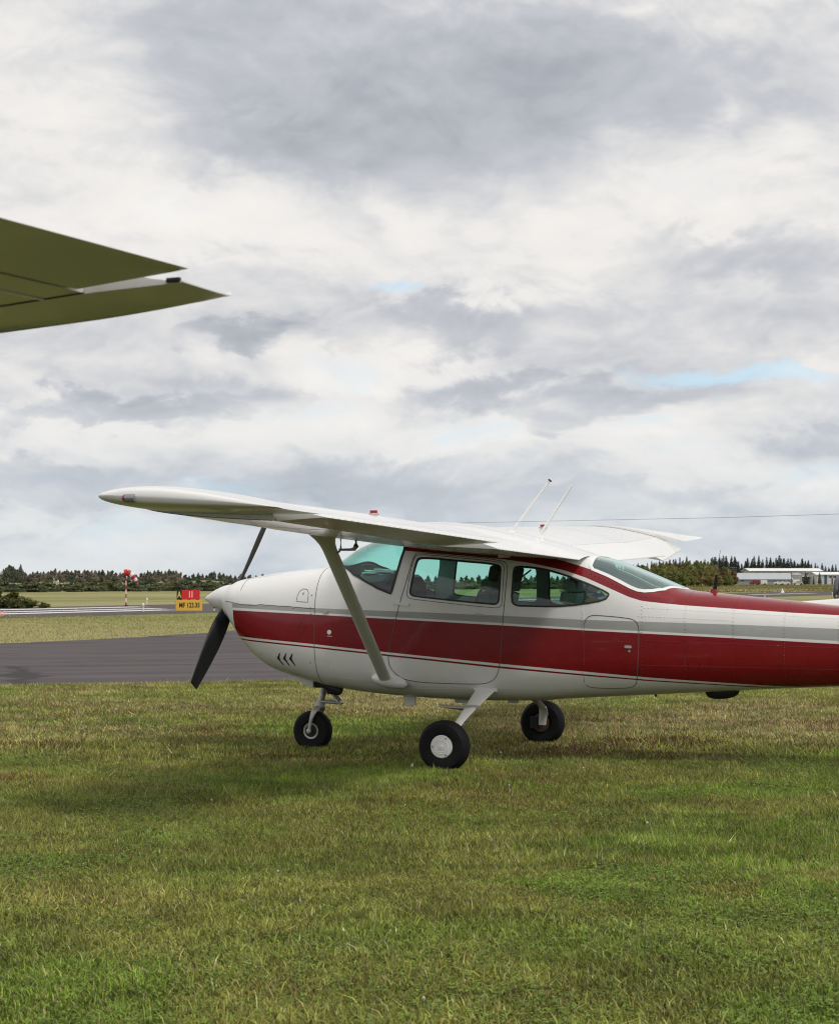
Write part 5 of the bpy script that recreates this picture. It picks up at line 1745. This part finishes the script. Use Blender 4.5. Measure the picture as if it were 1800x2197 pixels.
lettering(pa, 'A', .40, .125, .845, -.059, 'letter_yellow', .62)
lettering(pr_, '11', .40, .66, .85, -.059, 'letter_white', .60)
for x in (.2, .58, .98):
    m = MB(); m.tube([(x, 0, 0), (x, 0, .12)], .03, 8); m.build('leg', 'metal', SG)
    m = MB(); m.box((x, 0, .615), (.10, .08, .03)); m.build('bracket', 'sign_black', SG)

WK = empty('windsock', far(271, 110.0), YAW, label='red and white striped windsock on a banded pole beyond the runway', cat='windsock')
mat('sock_red', (0.50, 0.035, 0.03), .7); mat('sock_white', (0.82, 0.78, 0.75), .7)
hgt = 1.72
for k in range(7):
    m = MB(); m.tube([(0, 0, hgt * k / 7 + (.001 if k else 0)), (0, 0, hgt * (k + 1) / 7 - .001)], .045 - .003 * k, 10)
    m.build('pole_band', 'sock_red' if k % 2 == 0 else 'sock_white', WK, smooth=.8)
m = MB(); m.box((.03, 0, .04), (.22, .22, .08)); m.build('pole_base', 'sign_black', WK, bevel=.01)
fr_ = MB(); fr_.tube([(.0, 0, hgt), (0.0, 0, hgt + .22)], .02, 8); fr_.build('swivel', 'metal', WK)
axis = [Vector((-.10, 0, 1.96)), Vector((.08, 0, 1.985)), Vector((.24, .02, 1.92)), Vector((.38, .03, 1.79)), Vector((.50, .04, 1.64)), Vector((.60, .04, 1.49)), Vector((.655, .05, 1.38))]
rad = [.20, .195, .175, .15, .12, .09, .075]
for k in range(6):
    seg = MB(); seg.tube([axis[k], axis[k].lerp(axis[k + 1], .5), axis[k + 1]], [rad[k], (rad[k] + rad[k + 1]) / 2 * .97, rad[k + 1]], 18, cap=False)
    seg.build('sock_band', 'sock_red' if k in (0, 1, 3, 5) else 'sock_white', WK, smooth=.9)
ring = MB(); ring.tube([Vector((-.10, .20 * math.cos(t), 1.96 + .20 * math.sin(t))) for t in np.linspace(0, 2 * math.pi, 21)], .012, 6); ring.build('hoop', 'sock_red', WK)

def edge_light(px_, D, hgt, lab, capm, cone=False):
    e = empty('edge_marker', far(px_, D), 0, label=lab, cat='marker', group='runway edge markers')
    if cone:
        m = MB(); m.lathe([(0, hgt * .55), (.02, hgt * .55), (.03, hgt * .38), (hgt, .02)], (0, 0, 0), 'z', 14); m.build('cone', capm, e, smooth=.5)
        m = MB(); m.lathe([(hgt * .5, hgt * .25 + .008), (hgt * .7, hgt * .17 + .008)], (0, 0, .0), 'z', 14); m.build('band', 'letter_white', e, smooth=.5)
    else:
        m = MB(); m.tube([(0, 0, 0), (0, 0, hgt * .7)], .03, 8); m.build('stem', 'letter_white', e)
        m = MB(); m.lathe([(hgt * .68, .06), (hgt * .78, .07), (hgt * .95, .055), (hgt, .01)], (0, 0, 0), 'z', 12); m.build('lens', capm, e, smooth=.7)
edge_light(308, 91, .42, 'white runway edge light on the near side, between windsock and sign', 'letter_white')
edge_light(316, 121, .40, 'white runway edge light on the far side near the windsock', 'letter_white')
edge_light(6, 80, .20, 'orange cone on the near runway edge at the left border', 'orange', True)
edge_light(163, 97, .14, 'orange marker lying among the white runway stripes', 'orange', True)
edge_light(460, 94, .20, 'small dark-ended marker on the runway just left of the spinner', 'sign_black')
edge_light(1640, 163, .50, 'orange and white edge marker above the red tail deck', 'orange')
edge_light(1678, 240, .55, 'white cone on the far runway edge before the hangars', 'letter_white', True)
edge_light(1785, 190, .35, 'white edge light beside the man at the right border', 'letter_white')
edge_light(1671, 130, .16, 'low white runway light right of the orange marker', 'letter_white')

# ------------------------------------------------------------------ the man at the right border
mat('skin', (0.35, 0.20, 0.14), .6); mat('hoodie', (0.15, 0.145, 0.19), .9, var=.2, vscale=12, bump=.3, bscale=25, bdist=.01)
mat('jeans', (0.11, 0.18, 0.29), .9, var=.25, vscale=14); mat('hair', (0.025, 0.018, 0.013), .8); mat('shoe', (0.03, 0.03, 0.03), .7)
def skinned(name, verts, edges, radii, root, material, parent, sub=2):
    me = bpy.data.meshes.new(name)
    me.from_pydata(verts, edges, [])
    o = meshobj(name, me, None, parent)
    sk = o.modifiers.new('skin', 'SKIN'); sk.use_smooth_shade = True
    for i, r_ in enumerate(radii):
        q = me.skin_vertices[0].data[i]
        q.radius = r_ if isinstance(r_, tuple) else (r_, r_)
        q.use_root = (i == root)
    sb = o.modifiers.new('smooth', 'SUBSURF'); sb.levels = sub; sb.render_levels = sub
    me.materials.append(MAT[material])
    return o
PM = empty('person', far(1806, 55.0), YAW + R(200), label='man in a dark hoodie and jeans standing beyond the tail', cat='person')
bv = [(0, 0, .98), (0, .01, 1.18), (0, .02, 1.38), (0, .01, 1.54), (0, 0, 1.60), (0, -.02, 1.70), (0, -.02, 1.80),
      (.10, 0, .93), (.11, -.01, .52), (.12, .02, .10), (.12, -.10, .05), (-.10, 0, .93), (-.12, .0, .52), (-.13, .03, .10), (-.13, -.09, .05),
      (.19, .02, 1.48), (.235, .05, 1.20), (.19, -.12, 1.03), (.14, -.17, 1.00), (-.19, .02, 1.48), (-.235, .05, 1.20), (-.19, -.12, 1.03), (-.14, -.17, 1.00),
      (0, -.115, 1.71), (.075, 0, 1.71), (-.075, 0, 1.71)]
be = [(0, 1), (1, 2), (2, 3), (3, 4), (4, 5), (5, 6), (0, 7), (7, 8), (8, 9), (9, 10), (0, 11), (11, 12), (12, 13), (13, 14), (3, 15), (15, 16), (16, 17), (17, 18), (3, 19), (19, 20), (20, 21), (21, 22), (5, 23), (5, 24), (5, 25)]
brd = [(.15, .10), (.13, .095), (.15, .10), (.08, .07), (.055, .055), (.078, .095), (.065, .08), .085, .062, .045, .035, .085, .062, .045, .035, .06, .045, .036, .04, .06, .045, .036, .04, .018, .018, .018]
skinned('body', bv, be, brd, 0, 'skin', PM)
hv = [(0, 0, .95), (0, .01, 1.18), (0, .02, 1.38), (0, .015, 1.52), (.19, .02, 1.49), (.238, .05, 1.20), (.19, -.12, 1.03), (-.19, .02, 1.49), (-.238, .05, 1.20), (-.19, -.12, 1.03), (0, .10, 1.52)]
skinned('hoodie', hv, [(0, 1), (1, 2), (2, 3), (3, 4), (4, 5), (5, 6), (3, 7), (7, 8), (8, 9), (3, 10)], [(.19, .14), (.175, .135), (.185, .135), (.11, .09), .082, .070, .056, .082, .070, .056, .07], 0, 'hoodie', PM)
jv = [(0, 0, .99), (.10, 0, .90), (.11, -.01, .52), (.12, .02, .08), (-.10, 0, .90), (-.12, 0, .52), (-.13, .03, .08)]
skinned('jeans', jv, [(0, 1), (1, 2), (2, 3), (0, 4), (4, 5), (5, 6)], [(.165, .12), .105, .085, .075, .105, .085, .075], 0, 'jeans', PM)
for s in (1, -1):
    skinned('shoe', [(.12 * s, .03, .05), (.125 * s, -.06, .045), (.13 * s, -.15, .04)], [(0, 1), (1, 2)], [.05, .048, .04], 0, 'shoe', PM, 1)
skinned('hair', [(0, .03, 1.66), (0, .02, 1.76), (0, -.03, 1.82)], [(0, 1), (1, 2)], [(.082, .075), (.088, .098), (.068, .08)], 0, 'hair', PM)
PM.scale = (1.03, 1.03, 1.03)
# ================================================================== grass
def vnoise(x, y, scale, seed, octaves=4, rough=.55):
    """value noise on arrays, 0..1"""
    r_ = np.random.default_rng(seed)
    tot, amp, norm = np.zeros_like(x), 1.0, 0.0
    for o in range(octaves):
        g = r_.random((256, 256))
        u, v = x / scale * 2**o + 71.3, y / scale * 2**o + 19.7
        i, j = np.floor(u).astype(int), np.floor(v).astype(int)
        fu, fv = u - i, v - j
        fu, fv = fu * fu * (3 - 2 * fu), fv * fv * (3 - 2 * fv)
        a, b = g[i % 256, j % 256], g[(i + 1) % 256, j % 256]
        c, d = g[i % 256, (j + 1) % 256], g[(i + 1) % 256, (j + 1) % 256]
        tot += amp * ((a * (1 - fu) + b * fu) * (1 - fv) + (c * (1 - fu) + d * fu) * fv)
        norm += amp; amp *= rough
    return tot / norm

def grass_mat():
    m = bpy.data.materials.new('grass_blades')
    m.use_nodes = True
    t = NT(m.node_tree)
    b = m.node_tree.nodes['Principled BSDF']
    out = m.node_tree.nodes['Material Output']
    at = t.n('ShaderNodeAttribute', attribute_name='tone')
    t.link(at.outputs['Color'], b.inputs['Base Color'])
    b.inputs['Roughness'].default_value = .5
    b.inputs['Specular IOR Level'].default_value = .22
    tr = t.n('ShaderNodeBsdfTranslucent'); t.link(at.outputs['Color'], tr.inputs[0])
    mx = t.n('ShaderNodeMixShader'); mx.inputs[0].default_value = .22
    t.link(b.outputs[0], mx.inputs[1]); t.link(tr.outputs[0], mx.inputs[2]); t.link(mx.outputs[0], out.inputs[0])
    MAT['grass_blades'] = m
grass_mat()

GREEN = np.array([.215, .285, .046]); FRESH = np.array([.222, .335, .045]); OLIVE = np.array([.315, .295, .075])
STRAW = np.array([.560, .450, .215]); PALE = np.array([.440, .460, .220]); RUST = np.array([.200, .078, .048]); BROWN = np.array([.170, .125, .068])

def tones(x, y, D, r_, lo=.40, hi=1.6):
    """colour of each plant at x, y: patches of green, olive, straw and rusty sorrel"""
    n = len(x)
    p1, p2, p3 = vnoise(x, y, 2.6, 1), vnoise(x, y, .9, 2), vnoise(x, y, 1.7, 3)
    rnd = r_.random(n)
    dry = np.clip((p1 - .50) * 2.0 + np.interp(D, [6, 10, 13, 17, 21, 27, 60], [-.20, -.13, .06, .26, .40, .44, .36]), 0.03, .72)
    c = GREEN + (OLIVE - GREEN) * np.clip(p2[:, None] * 1.6 - .3, 0, 1)
    fresh = (p3 > .62) & (r_.random(n) < .65)
    c[fresh] = FRESH
    s = rnd < dry
    c[s] = STRAW * r_.uniform(.65, 1.1, (s.sum(), 1))
    br = r_.random(n) < .08
    c[br] = BROWN
    pl = r_.random(n) < .035
    c[pl] = PALE
    rust_zone = np.clip((vnoise(x, y, 1.3, 9, 3) - .56) * 5, 0, 1) * np.interp(D, [9, 12, 14, 19, 22, 26], [0.03, .35, 1, 1, .55, .1])
    ru = r_.random(n) < rust_zone * .42
    c[ru] = RUST * r_.uniform(.6, 1.25, (ru.sum(), 1))
    return c * r_.uniform(lo, hi, (n, 1)) * ((.52 + .96 * vnoise(x, y, .38, 17, 3)) * (.68 + .64 * vnoise(x, y, .10, 18, 2)))[:, None]

def spread(N, d0, d1, r_, margin=.055, extra=.5, pw=1.0):
    D = d0 + (d1 - d0) * r_.random(N)**pw
    lim = (.2227 + margin) * D + extra
    # keep density even: reject by relative width
    keep = r_.random(N) < lim / ((.2227 + margin) * d1 + extra)
    D, lim = D[keep], lim[keep]
    rr_ = r_.uniform(-1, 1, len(D)) * lim
    x = CP.x + math.cos(YAW) * rr_ - math.sin(YAW) * D
    y = CP.y + math.sin(YAW) * rr_ + math.cos(YAW) * D
    return x, y, D

TWP = [(a, b) for a, b in tw]
def off_pavement(x, y):
    return ~inpoly(x, y, TWP)

def blades(name, N, d0, d1, hgt, wid, segs, seed, pw=1.0, tall=.0, extra=.5, label=None, hclump=.5):
    r_ = np.random.default_rng(seed)
    x, y, D = spread(N, d0, d1, r_, extra=extra)
    ok = off_pavement(x, y)
    x, y, D = x[ok], y[ok], D[ok]
    # clumping
    x = x + r_.normal(size=len(x)) * .01; y = y + r_.normal(size=len(y)) * .01
    n = len(x)
    clump = vnoise(x, y, .55, 5, 3)
    h = hgt * (1 - hclump + 2 * hclump * clump) * r_.uniform(.45, 1.35, n)
    if tall:
        tl = r_.random(n) < tall * np.clip((vnoise(x, y, 1.2, 6, 3) - .42) * 6, 0, 1)
        h[tl] *= r_.uniform(1.5, 2.4, tl.sum())
    an = r_.uniform(0, 2 * math.pi, n)
    bx, by = np.cos(an), np.sin(an)
    w_ = wid * r_.uniform(.6, 1.4, n)
    la = r_.uniform(0, 2 * math.pi, n)
    ln = np.abs(r_.normal(size=n)) * .75 * h + .1 * h
    lx, ly = np.cos(la) * ln - .12 * h, np.sin(la) * ln + .05 * h
    col = tones(x, y, D, r_) if d0 < 29 else tones(x, y, D, r_, .85, 1.15)
    Z = np.zeros(n)
    P0 = np.stack([x - bx * w_, y - by * w_, Z - .005], 1); P1 = np.stack([x + bx * w_, y + by * w_, Z - .005], 1)
    T = np.stack([x + lx, y + ly, h * .92], 1)
    if segs == 2:
        mx_, my_, mz_ = x + lx * .35, y + ly * .35, h * .58
        P2 = np.stack([mx_ + bx * w_ * .8, my_ + by * w_ * .8, mz_], 1); P3 = np.stack([mx_ - bx * w_ * .8, my_ - by * w_ * .8, mz_], 1)
        V = np.stack([P0, P1, P2, P3, T], 1).reshape(-1, 3)
        b = np.arange(n)[:, None] * 5
        Fc = np.concatenate([b + np.array([[0, 1, 2]]), b + np.array([[0, 2, 3]]), b + np.array([[3, 2, 4]])], 0)
        k = 5
        shade = np.array([.55, .55, .95, .95, 1.1])
    else:
        V = np.stack([P0, P1, T], 1).reshape(-1, 3)
        Fc = np.arange(3 * n).reshape(-1, 3)
        k = 3
        shade = np.array([.6, .6, 1.1])
    me = np_mesh(name, V, Fc)
    ca = me.attributes.new('tone', 'FLOAT_COLOR', 'POINT')
    cc = np.ones((n, k, 4), np.float32)
    cc[:, :, :3] = np.clip(col[:, None, :] * np.ones((1, k, 1)), 0, 1)
    ca.data.foreach_set('color', cc.ravel())
    return meshobj(name, me, 'grass_blades', kind='stuff', label=label, cat='grass')

blades('grass', 560000, 5.0, 9.6, .024, .0026, 2, 31, tall=.10, label='green mown grass in the foreground below the aircraft', extra=.6)
blades('grass', 560000, 9.4, 15.4, .028, .0034, 1, 32, tall=.08, label='grass under the near wing and around the front wheels', extra=1.0)
blades('grass', 850000, 15.2, 30.0, .032, .0056, 1, 33, tall=.06, label='drier grass from the wheels out to the taxiway edge', extra=1.5)
blades('grass', 150000, 30.0, 80.0, .050, .010, 1, 34, label='rough grass strip between the taxiway and the runway', extra=2, hclump=.8)

def clover(N, d0, d1, size, seed):
    """three-leaved clover plants lying close to the ground"""
    r_ = np.random.default_rng(seed)
    x, y, D = spread(N, d0, d1, r_)
    keep = (r_.random(len(x)) < np.clip((vnoise(x, y, 1.1, 13, 3) - .46) * 6, .04, 1)) & off_pavement(x, y)
    x, y, D = x[keep], y[keep], D[keep]
    n = len(x)
    z = r_.uniform(.010, .036, n)
    a0 = r_.uniform(0, 6.28, n)
    V, C_ = [], []
    base = (np.array([.150, .245, .028]) + r_.random((n, 1)) * np.array([.06, .06, .015])) * r_.uniform(.5, 1.4, (n, 1))
    for k in range(3):
        a = a0 + k * 2.094
        s = size * r_.uniform(.7, 1.3, n)
        tz = r_.normal(size=n) * .25
        cx, cy = np.cos(a), np.sin(a)
        px_, py_ = -cy, cx
        def pt(f, g, dz): return np.stack([x + cx * s * f + px_ * s * g, y + cy * s * f + py_ * s * g, z + s * (dz + f * tz)], 1)
        V.append(np.stack([pt(.05, 0, 0), pt(.7, -.5, .10), pt(1.15, 0, -.05), pt(.7, .5, .10)], 1))
        C_.append(base)
    V = np.concatenate(V).reshape(-1, 3)
    C_ = np.concatenate(C_)
    me = np_mesh('clover', V, np.arange(len(V)).reshape(-1, 4))
    ca = me.attributes.new('tone', 'FLOAT_COLOR', 'POINT')
    cc = np.ones((len(C_), 4, 4), np.float32); cc[:, :, :3] = C_[:, None, :]
    ca.data.foreach_set('color', cc.ravel())
    return meshobj('clover', me, 'grass_blades', kind='stuff', label='low clover leaves spread through the grass', cat='clover')
clover(150000, 5.0, 16.0, .0105, 41)

# clover heads, white and pink
def clover_heads(name, N, d0, d1, col, seed, label):
    r_ = np.random.default_rng(seed)
    x, y, D = spread(N, d0, d1, r_)
    ok = off_pavement(x, y)
    mb = MB()
    for a, b in zip(x[ok], y[ok]):
        h, rr_ = r_.uniform(.03, .05), r_.uniform(.004, .0085)
        mb.tube([(a, b, 0), (a + r_.normal() * .008, b + r_.normal() * .008, h)], .0012, 3)
        c = Vector((a, b, h + rr_ * .5))
        mb.lathe([(-rr_ * .8, rr_ * .4), (-rr_ * .3, rr_), (rr_ * .4, rr_ * .85), (rr_ * .9, rr_ * .3)], c, 'z', 6)
    mat('petal_' + name, col, .7, var=.2, vscale=60)
    return mb.build(name, 'petal_' + name, kind='stuff', label=label, cat='flowers')
clover_heads('white_clover', 90, 5.5, 24, (.58, .52, .44), 51, 'scattered white clover heads in the grass')
clover_heads('pink_clover', 75, 9, 20, (.45, .13, .19), 52, 'scattered pink clover heads in the grass')

# broad-leaved weed tufts, one by one
mat('weed_leaf', (.13, .27, .03), .5, var=.3, vscale=40)
def weed_tuft(loc, r0, label, seed, flowers=False):
    r_ = np.random.default_rng(seed)
    mb = MB()
    for k in range(60):
        a, el_ = r_.uniform(0, 6.28), r_.uniform(.15, 1.0)
        L = r0 * r_.uniform(.25, .55)
        d = Vector((math.cos(a) * math.cos(el_), math.sin(a) * math.cos(el_), math.sin(el_)))
        s = Vector((-math.sin(a), math.cos(a), 0)) * L * .16
        p = Vector((r_.normal() * r0 * .9, r_.normal() * r0 * .5, 0))
        mb.add([p, p + d * L * .5 + s, p + d * L + Vector((0, 0, -L * .12)), p + d * L * .5 - s], [(0, 1, 2, 3)])
    e = mb.build('leafy_weed', 'weed_leaf', label=label, cat='weed', group='leafy weeds in the grass')
    e.location = loc
    if flowers:
        f = MB()
        for k in range(3):
            c = Vector((r_.normal() * .02, r_.normal() * .02, r0 * r_.uniform(.6, 1.1)))
            f.lathe([(-.006, .004), (0, .012), (.006, .004)], c, 'z', 8)
        f.build('flower', 'petal_white_clover', e)
    return e
weed_tuft((-.165, -1.62, 0), .06, 'little white-flowered sprig against the near main wheel', 61, True)
weed_tuft(far(218, 21.3), .10, 'bright green weed tuft left of the propeller near the taxiway', 62)
weed_tuft(far(345, 11.0), .11, 'bright green broad-leaved weed patch in the left foreground', 63)
weed_tuft(far(60, 13.9), .08, 'small bright green weed near the left border', 64)

# folded charts lying on the instrument panel
for x, y, rz, l in ((-1.06, -.10, .2, .26), (-.93, -.22, -.1, .22), (-1.17, .02, .5, .18)):
    mb = MB()
    mb.box((0, 0, 0), (l, .17, .012)); mb.box((.01, .005, .013), (l * .9, .15, .012), Matrix.Rotation(.06, 3, 'Y'))
    o = mb.build('folded_chart', 'paper', bevel=.003, label={.2: 'pale folded chart on the instrument panel, middle one', -.1: 'pale folded chart on the instrument panel, rearmost', .5: 'pale folded chart on the instrument panel, foremost'}[rz], cat='chart', group='charts behind the windshield')
    o.location = (x, y, 1.562 - (0.0 if x > -1.0 else .012) - (.02 if x < -1.1 else 0)); o.rotation_euler = (0, .03, rz)
